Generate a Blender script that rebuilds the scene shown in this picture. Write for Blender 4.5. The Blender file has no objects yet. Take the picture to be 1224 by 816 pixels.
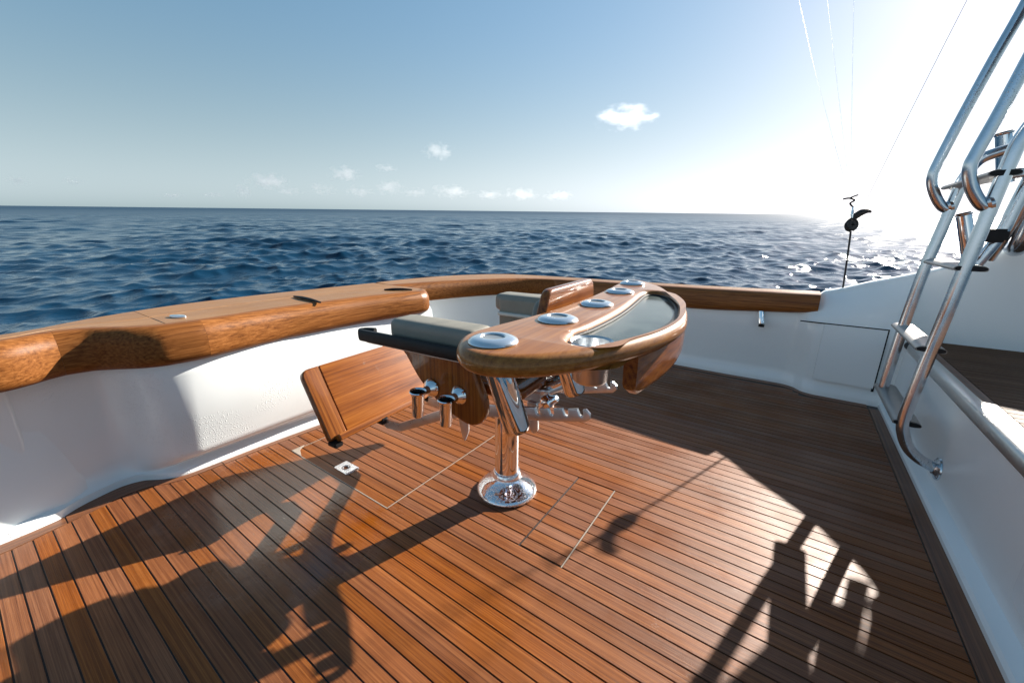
import bpy, bmesh, math, random
import numpy as np
from mathutils import Vector, Matrix, Quaternion

random.seed(7)
R = math.radians
scene = bpy.context.scene
COL = scene.collection

# ------------------------------------------------------------------ camera, sky, sun
# The cockpit is measured in boat axes (X to the bow, Y athwartships, Z up from the sole).
# TRIM turns those axes into the level world: the boat lies a little down by the stern.
nrm = Vector((0.029, -0.033, 0.99903)).normalized()
TRIM = nrm.rotation_difference(Vector((0, 0, 1))).to_matrix().to_4x4()
CAM_ROT = Matrix(((0.82166637, -0.15877051, 0.54740872),
                  (0.56994216, 0.21959537, -0.79179783),
                  (0.00550573, 0.96258496, 0.27092413)))
CAM_LOC = Vector((0, 0, 1.15))

cd = bpy.data.cameras.new('camera')
cd.sensor_fit = 'HORIZONTAL'
cd.sensor_width = 36.0
cd.lens = 36.0 * 472.35 / 1224.0
cd.clip_start = 0.05
cd.clip_end = 80000
cam = bpy.data.objects.new('camera', cd)
COL.objects.link(cam)
cm = CAM_ROT.to_4x4()
cm.translation = CAM_LOC
cam.matrix_world = TRIM @ cm
scene.camera = cam

SUN_EL, SUN_AZ = R(25.7), R(73.5)
s_boat = Vector((math.cos(SUN_AZ) * math.cos(SUN_EL), math.sin(SUN_AZ) * math.cos(SUN_EL), math.sin(SUN_EL)))
s_world = (TRIM.to_3x3() @ s_boat).normalized()
el = math.asin(s_world.z)

w = bpy.data.worlds.new('World')
scene.world = w
w.use_nodes = True
nt = w.node_tree
nt.nodes.clear()
sky = nt.nodes.new('ShaderNodeTexSky')
sky.sky_type = 'NISHITA'
sky.sun_disc = False
sky.sun_elevation = el
sky.sun_rotation = math.atan2(s_world.x, s_world.y)
sky.altitude = 0
sky.air_density = 1.0
sky.dust_density = 0.45
sky.ozone_density = 3.0
bg = nt.nodes.new('ShaderNodeBackground')
bg.inputs['Strength'].default_value = 0.071
out = nt.nodes.new('ShaderNodeOutputWorld')
# sea air: the brown of the low sky gives way to a pale blue-grey towards the horizon
wtc = nt.nodes.new('ShaderNodeTexCoord')
wsep = nt.nodes.new('ShaderNodeSeparateXYZ')
nt.links.new(wtc.outputs['Generated'], wsep.inputs[0])
wex = nt.nodes.new('ShaderNodeMapRange')
wex.interpolation_type = 'SMOOTHSTEP'
wex.inputs['From Min'].default_value = 0.42
wex.inputs['From Max'].default_value = -0.02
wex.inputs['To Min'].default_value = 0.15
wex.inputs['To Max'].default_value = 0.92
nt.links.new(wsep.outputs['Z'], wex.inputs['Value'])
wgam = nt.nodes.new('ShaderNodeGamma')
wgam.inputs['Gamma'].default_value = 0.72
nt.links.new(sky.outputs[0], wgam.inputs[0])
wbw = nt.nodes.new('ShaderNodeRGBToBW')
nt.links.new(wgam.outputs[0], wbw.inputs[0])
wtint = nt.nodes.new('ShaderNodeVectorMath')
wtint.operation = 'SCALE'
wtint.inputs[0].default_value = (0.90, 1.0, 1.02)
nt.links.new(wbw.outputs[0], wtint.inputs['Scale'])
wmix = nt.nodes.new('ShaderNodeMix')
wmix.data_type = 'RGBA'
nt.links.new(wex.outputs[0], wmix.inputs[0])
nt.links.new(wgam.outputs[0], wmix.inputs[6])
nt.links.new(wtint.outputs[0], wmix.inputs[7])
wcool = nt.nodes.new('ShaderNodeMix')
wcool.data_type = 'RGBA'
wcool.blend_type = 'MULTIPLY'
wcool.inputs[0].default_value = 1.0
wcool.inputs[7].default_value = (0.735, 1.0, 1.05, 1)
wsc = nt.nodes.new('ShaderNodeSeparateColor')
wcc = nt.nodes.new('ShaderNodeCombineColor')
wpw = nt.nodes.new('ShaderNodeMath'); wpw.operation = 'POWER'; wpw.inputs[1].default_value = 1.22
nt.links.new(wmix.outputs[2], wsc.inputs[0])
nt.links.new(wsc.outputs[0], wpw.inputs[0])
nt.links.new(wpw.outputs[0], wcc.inputs[0])
nt.links.new(wsc.outputs[1], wcc.inputs[1])
nt.links.new(wsc.outputs[2], wcc.inputs[2])
nt.links.new(wcc.outputs[0], wcool.inputs[6])
nt.links.new(wcool.outputs[2], bg.inputs[0])
nt.links.new(bg.outputs[0], out.inputs[0])

sl = bpy.data.lights.new('sun', 'SUN')
sl.energy = 4.4
sl.angle = R(0.53)
sl.color = (1.0, 0.93, 0.83)
sun = bpy.data.objects.new('sun', sl)
COL.objects.link(sun)
sun.rotation_euler = s_world.to_track_quat('Z', 'Y').to_euler()
sun.location = s_world * 60

scene.view_settings.view_transform = 'Standard'
scene.view_settings.look = 'None'
scene.view_settings.exposure = 1.6
scene.view_settings.gamma = 1.0

# ------------------------------------------------------------------ materials
def new_mat(name):
    m = bpy.data.materials.new(name)
    m.use_nodes = True
    t = m.node_tree
    b = t.nodes['Principled BSDF']
    return m, t, b

def N(t, typ, **kw):
    n = t.nodes.new(typ)
    for k, v in kw.items():
        if k in n.inputs.keys():
            n.inputs[k].default_value = v
        else:
            setattr(n, k, v)
    return n

def ramp(t, stops):
    r = t.nodes.new('ShaderNodeValToRGB')
    e = r.color_ramp.elements
    while len(e) < len(stops):
        e.new(0.5)
    for i, (p, c) in enumerate(stops):
        e[i].position = p
        e[i].color = (c[0], c[1], c[2], 1) if not isinstance(c, float) else (c, c, c, 1)
    return r

def math_node(t, op, a, b=None, clamp=False):
    n = t.nodes.new('ShaderNodeMath')
    n.operation = op
    n.use_clamp = clamp
    for i, v in enumerate((a, b)):
        if v is None:
            continue
        if isinstance(v, (int, float)):
            n.inputs[i].default_value = v
        else:
            t.links.new(v, n.inputs[i])
    return n.outputs[0]

def droplets(t, coord, scale, lo, hi, cover):
    """height field of small water drops"""
    v = N(t, 'ShaderNodeTexVoronoi', Scale=scale)
    v.inputs['Randomness'].default_value = 1.0
    t.links.new(coord, v.inputs['Vector'])
    mr = N(t, 'ShaderNodeMapRange')
    mr.interpolation_type = 'SMOOTHSTEP'
    mr.inputs['From Min'].default_value = hi
    mr.inputs['From Max'].default_value = lo
    t.links.new(v.outputs['Distance'], mr.inputs['Value'])
    sep = N(t, 'ShaderNodeSeparateColor')
    t.links.new(v.outputs['Color'], sep.inputs[0])
    keep = math_node(t, 'LESS_THAN', sep.outputs[0], cover)
    return math_node(t, 'MULTIPLY', mr.outputs[0], keep)

def wood(name, stops, axis, rough=(0.25, 0.45), coat=0.0, coat_rough=0.08, vary=0.25, ring=0.0,
         stretch=14.0, scale=6.0, bump=0.15, pore=0.5, wet=None, drops=None, hue=0.0, spec=0.5, ring_mix=0.05, mottle=0.0):
    m, t, b = new_mat(name)
    tc = N(t, 'ShaderNodeTexCoord')
    oi = N(t, 'ShaderNodeObjectInfo')
    off = N(t, 'ShaderNodeVectorMath', operation='SCALE')
    off.inputs[0].default_value = (13.1, 7.7, 5.3)
    t.links.new(oi.outputs['Random'], off.inputs['Scale'])
    add = N(t, 'ShaderNodeVectorMath', operation='ADD')
    t.links.new(tc.outputs['Object'], add.inputs[0])
    t.links.new(off.outputs[0], add.inputs[1])
    mp = N(t, 'ShaderNodeMapping')
    sc = [stretch, stretch, stretch]
    sc[axis] = 0.4
    mp.inputs['Scale'].default_value = sc
    t.links.new(add.outputs[0], mp.inputs['Vector'])
    n1 = N(t, 'ShaderNodeTexNoise', Scale=scale, Detail=5.0, Roughness=0.55, Distortion=0.2)
    t.links.new(mp.outputs[0], n1.inputs['Vector'])
    mp2 = N(t, 'ShaderNodeMapping')
    sc2 = [stretch * 5, stretch * 5, stretch * 5]
    sc2[axis] = 3.0
    mp2.inputs['Scale'].default_value = sc2
    t.links.new(add.outputs[0], mp2.inputs['Vector'])
    n2 = N(t, 'ShaderNodeTexNoise', Scale=scale, Detail=3.0, Roughness=0.6)
    t.links.new(mp2.outputs[0], n2.inputs['Vector'])
    fac = n1.outputs['Fac']
    if ring > 0:
        wv = N(t, 'ShaderNodeTexWave', wave_type='RINGS', Scale=ring, Distortion=3.0, Detail=3.0)
        wv.rings_direction = 'XYZ'[axis]
        wv.inputs['Detail Scale'].default_value = 0.8
        mp3 = N(t, 'ShaderNodeMapping')
        sc3 = [1.0, 1.0, 1.0]
        sc3[axis] = 0.12
        mp3.inputs['Scale'].default_value = sc3
        mp3.inputs['Location'].default_value = (0.3, 0.2, -0.35)
        t.links.new(add.outputs[0], mp3.inputs['Vector'])
        t.links.new(mp3.outputs[0], wv.inputs['Vector'])
        fac = math_node(t, 'ADD', math_node(t, 'MULTIPLY', fac, 1.0 - ring_mix), math_node(t, 'MULTIPLY', wv.outputs['Fac'], ring_mix))
    pf = math_node(t, 'MULTIPLY', math_node(t, 'SUBTRACT', n2.outputs['Fac'], 0.5), pore)
    fac = math_node(t, 'ADD', fac, pf)
    rp = ramp(t, stops)
    t.links.new(fac, rp.inputs[0])
    hs = N(t, 'ShaderNodeHueSaturation')
    vv = math_node(t, 'ADD', math_node(t, 'MULTIPLY', oi.outputs['Random'], 2 * vary), 1.0 - vary)
    if mottle:       # damp and dry patches that run over several boards
        nm_ = N(t, 'ShaderNodeTexNoise', Scale=2.3, Detail=5.0, Roughness=0.65)
        t.links.new(tc.outputs['Object'], nm_.inputs['Vector'])
        vv = math_node(t, 'MULTIPLY', vv, math_node(t, 'ADD', math_node(t, 'MULTIPLY', nm_.outputs['Fac'], 2 * mottle), 1.0 - mottle))
    t.links.new(vv, hs.inputs['Value'])
    if hue:
        r2 = math_node(t, 'FRACT', math_node(t, 'MULTIPLY', oi.outputs['Random'], 17.31))
        t.links.new(math_node(t, 'ADD', math_node(t, 'MULTIPLY', r2, hue), 0.5 - hue / 2), hs.inputs['Hue'])
        r3 = math_node(t, 'FRACT', math_node(t, 'MULTIPLY', oi.outputs['Random'], 41.7))
        t.links.new(math_node(t, 'ADD', math_node(t, 'MULTIPLY', r3, 0.2), 0.9), hs.inputs['Saturation'])
    t.links.new(rp.outputs[0], hs.inputs['Color'])
    t.links.new(hs.outputs[0], b.inputs['Base Color'])
    n3 = N(t, 'ShaderNodeTexNoise', Scale=3.2, Detail=4.0, Roughness=0.6)
    t.links.new(tc.outputs['Object'], n3.inputs['Vector'])
    rg = N(t, 'ShaderNodeMapRange')
    rg.inputs['From Min'].default_value = 0.35
    rg.inputs['From Max'].default_value = 0.65
    rg.inputs['To Min'].default_value = rough[0]
    rg.inputs['To Max'].default_value = rough[1]
    t.links.new(n3.outputs['Fac'], rg.inputs['Value'])
    b.inputs['Specular IOR Level'].default_value = spec
    rough_out = math_node(t, 'ADD', rg.outputs[0], math_node(t, 'MULTIPLY', math_node(t, 'SUBTRACT', n2.outputs['Fac'], 0.5), 0.25), True)
    bmp = N(t, 'ShaderNodeBump', Strength=bump, Distance=0.002)
    h = n2.outputs['Fac']
    if wet:
        # a puddle left by spray: (centre x, y, radius x, y)
        cx, cy, rx, ry = wet
        mpw = N(t, 'ShaderNodeMapping')
        mpw.vector_type = 'TEXTURE'
        mpw.inputs['Location'].default_value = (cx, cy, 0)
        mpw.inputs['Scale'].default_value = (rx, ry, 1)
        t.links.new(tc.outputs['Object'], mpw.inputs['Vector'])
        ln = N(t, 'ShaderNodeVectorMath', operation='LENGTH')
        t.links.new(mpw.outputs[0], ln.inputs[0])
        nw = N(t, 'ShaderNodeTexNoise', Scale=4.0, Detail=5.0, Roughness=0.6)
        t.links.new(tc.outputs['Object'], nw.inputs['Vector'])
        d = math_node(t, 'ADD', ln.outputs['Value'], math_node(t, 'MULTIPLY', math_node(t, 'SUBTRACT', nw.outputs['Fac'], 0.5), 1.6))
        wm = N(t, 'ShaderNodeMapRange')
        wm.interpolation_type = 'SMOOTHSTEP'
        wm.inputs['From Min'].default_value = 1.1
        wm.inputs['From Max'].default_value = 0.6
        t.links.new(d, wm.inputs['Value'])
        inv = math_node(t, 'SUBTRACT', 1.0, math_node(t, 'MULTIPLY', wm.outputs[0], 0.72))
        rough_out = math_node(t, 'MULTIPLY', rough_out, inv)
        t.links.new(math_node(t, 'ADD', math_node(t, 'MULTIPLY', wm.outputs[0], 0.7), spec), b.inputs['Specular IOR Level'])
        nr = N(t, 'ShaderNodeTexNoise', Scale=45.0, Detail=2.0)
        t.links.new(tc.outputs['Object'], nr.inputs['Vector'])
        h = math_node(t, 'ADD', math_node(t, 'MULTIPLY', h, inv), math_node(t, 'MULTIPLY', math_node(t, 'MULTIPLY', nr.outputs['Fac'], wm.outputs[0]), 0.9))
    if drops:
        dr = droplets(t, tc.outputs['Object'], drops[0], 0.1, 0.42, drops[1])
        nm = N(t, 'ShaderNodeTexNoise', Scale=5.0, Detail=2.0)
        t.links.new(tc.outputs['Object'], nm.inputs['Vector'])
        dm = math_node(t, 'GREATER_THAN', nm.outputs['Fac'], drops[2])
        dr = math_node(t, 'MULTIPLY', dr, dm)
        h = math_node(t, 'ADD', h, math_node(t, 'MULTIPLY', dr, drops[3]))
    t.links.new(rough_out, b.inputs['Roughness'])
    t.links.new(h, bmp.inputs['Height'])
    t.links.new(bmp.outputs[0], b.inputs['Normal'])
    if coat:
        b.inputs['Coat Weight'].default_value = coat
        b.inputs['Coat Roughness'].default_value = coat_rough
        b.inputs['Coat IOR'].default_value = 1.38
        if drops:
            b2 = N(t, 'ShaderNodeBump', Strength=0.5, Distance=0.002)
            t.links.new(dr, b2.inputs['Height'])
            t.links.new(b2.outputs[0], b.inputs['Coat Normal'])
    return m

DECK_STOPS = [(0.25, (0.10, 0.030, 0.009)), (0.5, (0.185, 0.060, 0.018)), (0.78, (0.29, 0.110, 0.037))]
M_DECK = wood('deck_teak', DECK_STOPS, 0, rough=(0.32, 0.55), vary=0.13, hue=0.002, stretch=80, scale=2.0, bump=0.3, spec=0.3, mottle=0.3,
              pore=0.9, wet=(-1.62, 0.66, 0.62, 0.42), drops=(260.0, 0.3, 0.56, 0.8))
M_MEZZ = wood('weathered_teak', [(0.25, (0.085, 0.04, 0.022)), (0.5, (0.14, 0.07, 0.04)), (0.78, (0.2, 0.11, 0.065))], 0, rough=(0.6, 0.75), vary=0.15,
              stretch=80, scale=2.0, bump=0.3, pore=0.8, spec=0.1)
M_MARGIN = wood('margin_teak', [(0.25, (0.075, 0.026, 0.011)), (0.5, (0.17, 0.064, 0.026)), (0.78, (0.27, 0.115, 0.048))], 1,
                rough=(0.3, 0.5), vary=0.15, stretch=42, scale=2.2, bump=0.3, pore=0.6)
M_MARGINX = wood('margin_teak_lengthwise', [(0.25, (0.075, 0.026, 0.011)), (0.5, (0.17, 0.064, 0.026)), (0.78, (0.27, 0.115, 0.048))], 0,
                 rough=(0.3, 0.5), vary=0.15, stretch=42, scale=2.2, bump=0.3, pore=0.6)
CAP_STOPS = [(0.28, (0.09, 0.028, 0.007)), (0.5, (0.20, 0.072, 0.018)), (0.75, (0.31, 0.125, 0.037))]
M_CAP = wood('cap_teak', CAP_STOPS, 1, rough=(0.36, 0.48), spec=0.12, vary=0.12, stretch=75, scale=1.7, bump=0.2, pore=0.55, ring=30.0)
M_CAPX = wood('cap_teak_lengthwise', CAP_STOPS, 0, rough=(0.3, 0.45), spec=0.25, vary=0.1, stretch=75, scale=1.7, bump=0.2, pore=0.55, ring=24.0)
M_CAPTOP = wood('covering_teak', [(0.28, (0.17, 0.078, 0.03)), (0.5, (0.26, 0.13, 0.052)), (0.75, (0.34, 0.185, 0.085))], 1,
                rough=(0.35, 0.5), spec=0.25, vary=0.1, stretch=75, scale=1.7, bump=0.25, pore=0.45)
VAR_STOPS = [(0.25, (0.085, 0.019, 0.003)), (0.5, (0.215, 0.060, 0.007)), (0.78, (0.33, 0.112, 0.017))]
M_VAR = {}
for ax in range(3):
    M_VAR[ax] = wood('varnished_teak_%s' % 'xyz'[ax], VAR_STOPS, ax, rough=(0.35, 0.45), coat=0.8, coat_rough=0.05, vary=0.12, spec=0.15,
                     stretch=36, scale=2.0, bump=0.05, pore=0.55, ring=22.0, ring_mix=0.12, drops=(180.0, 0.35, 0.6, 0.0))
M_TABLE = wood('table_teak', [(0.25, (0.16, 0.05, 0.008)), (0.5, (0.29, 0.105, 0.018)), (0.78, (0.38, 0.16, 0.034))], 1,
               rough=(0.4, 0.5), coat=0.7, coat_rough=0.07, vary=0.05, spec=0.15, stretch=36, scale=2.0, bump=0.05, pore=0.55)

def simple(name, col, rough=0.4, metal=0.0, noise=0.0, nscale=30.0, bump=0.0, bscale=200.0, coat=0.0, spec=0.5, rvar=0.0, drop=None, aniso=None):
    m, t, b = new_mat(name)
    tc = N(t, 'ShaderNodeTexCoord')
    n = N(t, 'ShaderNodeTexNoise', Scale=nscale, Detail=4.0, Roughness=0.6)
    t.links.new(tc.outputs['Object'], n.inputs['Vector'])
    a = tuple(c * (1 - noise) for c in col)
    c2 = tuple(min(1, c * (1 + noise)) for c in col)
    rp = ramp(t, [(0.3, a), (0.7, c2)])
    t.links.new(n.outputs['Fac'], rp.inputs[0])
    t.links.new(rp.outputs[0], b.inputs['Base Color'])
    b.inputs['Metallic'].default_value = metal
    b.inputs['Specular IOR Level'].default_value = spec
    rr = math_node(t, 'ADD', math_node(t, 'MULTIPLY', math_node(t, 'SUBTRACT', n.outputs['Fac'], 0.5), 2 * rvar), rough, True)
    t.links.new(rr, b.inputs['Roughness'])
    h = None
    if bump:
        nb = N(t, 'ShaderNodeTexNoise', Scale=bscale, Detail=3.0)
        t.links.new(tc.outputs['Object'], nb.inputs['Vector'])
        h = nb.outputs['Fac']
        if aniso:
            mp = N(t, 'ShaderNodeMapping')
            mp.inputs['Scale'].default_value = aniso
            t.links.new(tc.outputs['Object'], mp.inputs['Vector'])
            t.links.new(mp.outputs[0], nb.inputs['Vector'])
    if drop:
        dsc, cover, thr, dist = drop
        dr = droplets(t, tc.outputs['Object'], dsc, 0.08, 0.45, cover)
        nm = N(t, 'ShaderNodeTexNoise', Scale=2.2, Detail=2.0)
        t.links.new(tc.outputs['Object'], nm.inputs['Vector'])
        sm = N(t, 'ShaderNodeMapRange')
        sm.inputs['From Min'].default_value = thr
        sm.inputs['From Max'].default_value = thr + 0.06
        t.links.new(nm.outputs['Fac'], sm.inputs['Value'])
        dr = math_node(t, 'MULTIPLY', dr, sm.outputs[0])
        bd = N(t, 'ShaderNodeBump', Strength=1.0, Distance=dist)
        t.links.new(dr, bd.inputs['Height'])
        t.links.new(bd.outputs[0], b.inputs['Normal'])
        if h is not None:
            b2 = N(t, 'ShaderNodeBump', Strength=bump, Distance=0.002)
            t.links.new(h, b2.inputs['Height'])
            t.links.new(b2.outputs[0], bd.inputs['Normal'])
    elif h is not None:
        b2 = N(t, 'ShaderNodeBump', Strength=bump, Distance=0.002)
        t.links.new(h, b2.inputs['Height'])
        t.links.new(b2.outputs[0], b.inputs['Normal'])
    if coat:
        b.inputs['Coat Weight'].default_value = coat
        b.inputs['Coat Roughness'].default_value = 0.05
    return m

M_WHITE = simple('white_gelcoat', (0.82, 0.87, 0.88), 0.25, noise=0.012, nscale=3.0, rvar=0.02, bump=0.02, bscale=25)
M_WHITEDROP = simple('wet_white_gelcoat', (0.82, 0.87, 0.88), 0.25, noise=0.012, nscale=3.0, rvar=0.02, bump=0.02, bscale=25,
                     drop=(150.0, 0.5, 0.50, 0.0013))
M_WHITEGRIP = simple('white_nonskid', (0.78, 0.8, 0.81), 0.45, noise=0.04, nscale=9.0, bump=0.3, bscale=350)
M_CAULK = simple('black_caulking', (0.012, 0.012, 0.013), 0.45, noise=0.3, nscale=60, bump=0.2, bscale=300)
M_BEDDING = simple('pale_bedding', (0.34, 0.29, 0.24), 0.4, noise=0.15, nscale=40)
M_CHROME = simple('polished_steel', (0.82, 0.83, 0.85), 0.035, metal=1.0, noise=0.02, rvar=0.03, nscale=12)
M_CHROMEDROP = simple('wet_polished_steel', (0.82, 0.83, 0.85), 0.05, metal=1.0, noise=0.02, rvar=0.03, nscale=12,
                      bump=0.05, bscale=60, drop=(200.0, 0.8, 0.0, 0.0022))
M_BRUSH = simple('brushed_steel', (0.66, 0.68, 0.7), 0.3, metal=1.0, noise=0.06, rvar=0.1, nscale=25, bump=0.15, bscale=40, aniso=(1, 1, 14))
M_RAILMETAL = simple('anodised_tube', (0.6, 0.63, 0.66), 0.2, metal=1.0, noise=0.08, rvar=0.1, nscale=18, bump=0.08, bscale=120,
                     drop=(220.0, 0.3, 0.52, 0.0012))
M_RUBBER = simple('black_rubber', (0.008, 0.008, 0.009), 0.5, noise=0.2, nscale=50, bump=0.25, bscale=120, spec=0.3)
M_VINYL = simple('beige_vinyl', (0.22, 0.205, 0.17), 0.5, noise=0.08, nscale=14, bump=0.25, bscale=420, rvar=0.08)
M_BOLSTER = simple('coaming_bolster', (0.62, 0.6, 0.56), 0.35, noise=0.03, nscale=14, bump=0.2, bscale=260, rvar=0.1)
M_COAMING = simple('satin_coaming', (0.6, 0.58, 0.55), 0.32, metal=0.75, noise=0.05, rvar=0.05, nscale=25, bump=0.1, bscale=150, drop=(260.0, 0.4, 0.45, 0.001))
M_TREAD = simple('anodised_tread', (0.3, 0.28, 0.26), 0.38, metal=0.8, noise=0.1, nscale=40, rvar=0.08)
M_TRAYGLASS = simple('grey_tray_lid', (0.07, 0.085, 0.08), 0.16, spec=0.3, noise=0.35, nscale=9, rvar=0.12, bump=0.03, bscale=30)
M_PALEPLASTIC = simple('pale_underside', (0.62, 0.6, 0.55), 0.4, noise=0.05)
M_DISC = simple('satin_disc', (0.78, 0.8, 0.83), 0.16, metal=0.85, noise=0.03, nscale=20, rvar=0.05)
M_LINE = simple('pale_line', (0.95, 0.96, 0.97), 0.15)
M_LINE.node_tree.nodes['Principled BSDF'].inputs['Transmission Weight'].default_value = 0.9
M_LINE.node_tree.nodes['Principled BSDF'].inputs['IOR'].default_value = 1.25
M_LINEGREY = simple('grey_line', (0.3, 0.31, 0.32), 0.4)
M_CORD = simple('black_cord', (0.015, 0.015, 0.016), 0.6, bump=0.6, bscale=300)
M_GREYCAP = simple('grey_cap_insert', (0.3, 0.32, 0.33), 0.25, metal=0.4)

# ------------------------------------------------------------------ builders
def smooth(me, ang=35):
    for p in me.polygons:
        p.use_smooth = True
    try:
        me.set_sharp_from_angle(angle=R(ang))
    except Exception:
        pass

def link(name, me, mat=None, parent=None):
    o = bpy.data.objects.new(name, me)
    me.name = name
    if mat is not None and not me.materials:
        me.materials.append(mat)
    COL.objects.link(o)
    if parent is not None:
        o.parent = parent
        off = OFF.get(parent.name)
        if off is not None:
            OFF[o.name] = off
            me.transform(Matrix.Translation(-off))
    return o

OFF = {}     # meshes are written in boat axes; a thing's origin sits at its own base

def tag(o, label, cat, group=None, kind=None):
    if label: o['label'] = label
    if cat: o['category'] = cat
    if group: o['group'] = group
    if kind: o['kind'] = kind
    return o

def thing(name, loc, label, cat, group=None, rotz=0.0, local=False):
    o = bpy.data.objects.new(name, None)
    o.empty_display_size = 0.1
    COL.objects.link(o)
    o.location = loc
    o.rotation_euler = (0, 0, rotz)
    OFF[o.name] = None if local else Vector(loc)
    return tag(o, label, cat, group)

def from_bm(bm, ang=35):
    bmesh.ops.recalc_face_normals(bm, faces=bm.faces[:])
    me = bpy.data.meshes.new('m')
    bm.to_mesh(me)
    bm.free()
    smooth(me, ang)
    return me

def tube(pts, r, seg=16, cap=True, res=10, curve=True):
    """round tube through points; r a number or one radius per point"""
    P = [Vector(p) for p in pts]
    n = len(P)
    rr = r if isinstance(r, (list, tuple)) else [r] * n
    if curve and n > 2:
        Q, RR = [], []
        for i in range(n - 1):
            p0, p1, p2, p3 = P[max(i - 1, 0)], P[i], P[i + 1], P[min(i + 2, n - 1)]
            for k in range(res):
                u = k / res
                Q.append(0.5 * ((2 * p1) + (p2 - p0) * u + (2 * p0 - 5 * p1 + 4 * p2 - p3) * u * u + (3 * p1 - p0 - 3 * p2 + p3) * u ** 3))
                RR.append(rr[i] * (1 - u) + rr[i + 1] * u)
        Q.append(P[-1]); RR.append(rr[-1])
        P, rr = Q, RR
        n = len(P)
    bm = bmesh.new()
    prev = None
    up = None
    rings = []
    for i in range(n):
        d = (P[min(i + 1, n - 1)] - P[max(i - 1, 0)]).normalized()
        if up is None:
            up = d.orthogonal().normalized()
        else:
            up = (up - d * up.dot(d)).normalized()
        s = d.cross(up)
        ring = [bm.verts.new(P[i] + (up * math.cos(2 * math.pi * k / seg) + s * math.sin(2 * math.pi * k / seg)) * rr[i]) for k in range(seg)]
        rings.append(ring)
    for a, b in zip(rings, rings[1:]):
        for k in range(seg):
            bm.faces.new((a[k], a[(k + 1) % seg], b[(k + 1) % seg], b[k]))
    if cap:
        bm.faces.new(rings[0]); bm.faces.new(rings[-1])
    return from_bm(bm, 50)

def lathe(profile, seg=48, mtx=None, ang=40):
    """profile of (r, z); closed on the axis when r is 0"""
    bm = bmesh.new()
    rings = []
    for r, z in profile:
        if r < 1e-6:
            rings.append([bm.verts.new((0, 0, z))])
        else:
            rings.append([bm.verts.new((r * math.cos(2 * math.pi * k / seg), r * math.sin(2 * math.pi * k / seg), z)) for k in range(seg)])
    for a, b in zip(rings, rings[1:]):
        for k in range(seg):
            k2 = (k + 1) % seg
            if len(a) == 1 and len(b) == 1:
                continue
            if len(a) == 1:
                bm.faces.new((a[0], b[k2], b[k]))
            elif len(b) == 1:
                bm.faces.new((a[k], a[k2], b[0]))
            else:
                bm.faces.new((a[k], a[k2], b[k2], b[k]))
    me = from_bm(bm, ang)
    if mtx is not None:
        me.transform(mtx)
    return me

def rounded(poly, rad, seg=6):
    """round the corners of a 2D polygon"""
    n = len(poly)
    out_ = []
    for i in range(n):
        p = Vector(poly[i]); a = Vector(poly[i - 1]); b = Vector(poly[(i + 1) % n])
        r = rad[i] if isinstance(rad, (list, tuple)) else rad
        if r <= 0:
            out_.append((p.x, p.y)); continue
        da = (a - p); db = (b - p)
        r_ = min(r, da.length * 0.48, db.length * 0.48)
        pa = p + da.normalized() * r_
        pb = p + db.normalized() * r_
        for k in range(seg + 1):
            u = k / seg
            q = pa * (1 - u) ** 2 + p * 2 * u * (1 - u) + pb * u * u
            out_.append((q.x, q.y))
    return out_

def catmull(pts, res=8, closed=True):
    n = len(pts)
    P = [Vector((p[0], p[1])) for p in pts]
    out_ = []
    rng = n if closed else n - 1
    for i in range(rng):
        if closed:
            p0, p1, p2, p3 = P[i - 1], P[i], P[(i + 1) % n], P[(i + 2) % n]
        else:
            p0, p1, p2, p3 = P[max(i - 1, 0)], P[i], P[i + 1], P[min(i + 2, n - 1)]
        for k in range(res):
            u = k / res
            q = 0.5 * ((2 * p1) + (p2 - p0) * u + (2 * p0 - 5 * p1 + 4 * p2 - p3) * u * u + (3 * p1 - p0 - 3 * p2 + p3) * u ** 3)
            out_.append((q.x, q.y))
    if not closed:
        out_.append((P[-1].x, P[-1].y))
    return out_

def slab(outline, thick, bevel=0.004, holes=(), mtx=None, res=3, ang=40):
    """flat board of an outline, centred on z = 0, with rounded edges and holes"""
    cu = bpy.data.curves.new('c', 'CURVE')
    cu.dimensions = '2D'
    cu.fill_mode = 'BOTH'
    bevel = min(bevel, thick * 0.49)
    cu.extrude = thick / 2 - bevel
    cu.bevel_depth = bevel
    cu.bevel_resolution = res
    cu.offset = -bevel
    for loop in (outline,) + tuple(holes):
        sp = cu.splines.new('POLY')
        sp.points.add(len(loop) - 1)
        for i, p in enumerate(loop):
            sp.points[i].co = (p[0], p[1], 0, 1)
        sp.use_cyclic_u = True
    ob = bpy.data.objects.new('c', cu)
    COL.objects.link(ob)
    bpy.context.view_layer.update()
    dg = bpy.context.evaluated_depsgraph_get()
    me = bpy.data.meshes.new_from_object(ob.evaluated_get(dg), depsgraph=dg)
    bpy.data.objects.remove(ob)
    bpy.data.curves.remove(cu)
    bm = bmesh.new()
    bm.from_mesh(me)
    bmesh.ops.remove_doubles(bm, verts=bm.verts[:], dist=1e-5)
    bpy.data.meshes.remove(me)
    me = from_bm(bm, ang)
    if mtx is not None:
        me.transform(mtx)
    return me

def frame(o, ex, ey):
    """matrix taking slab axes to: x -> ex, y -> ey"""
    ex = Vector(ex).normalized(); ey = Vector(ey)
    ey = (ey - ex * ey.dot(ex)).normalized()
    ez = ex.cross(ey)
    m = Matrix((ex, ey, ez)).transposed().to_4x4()
    m.translation = Vector(o)
    return m

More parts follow.
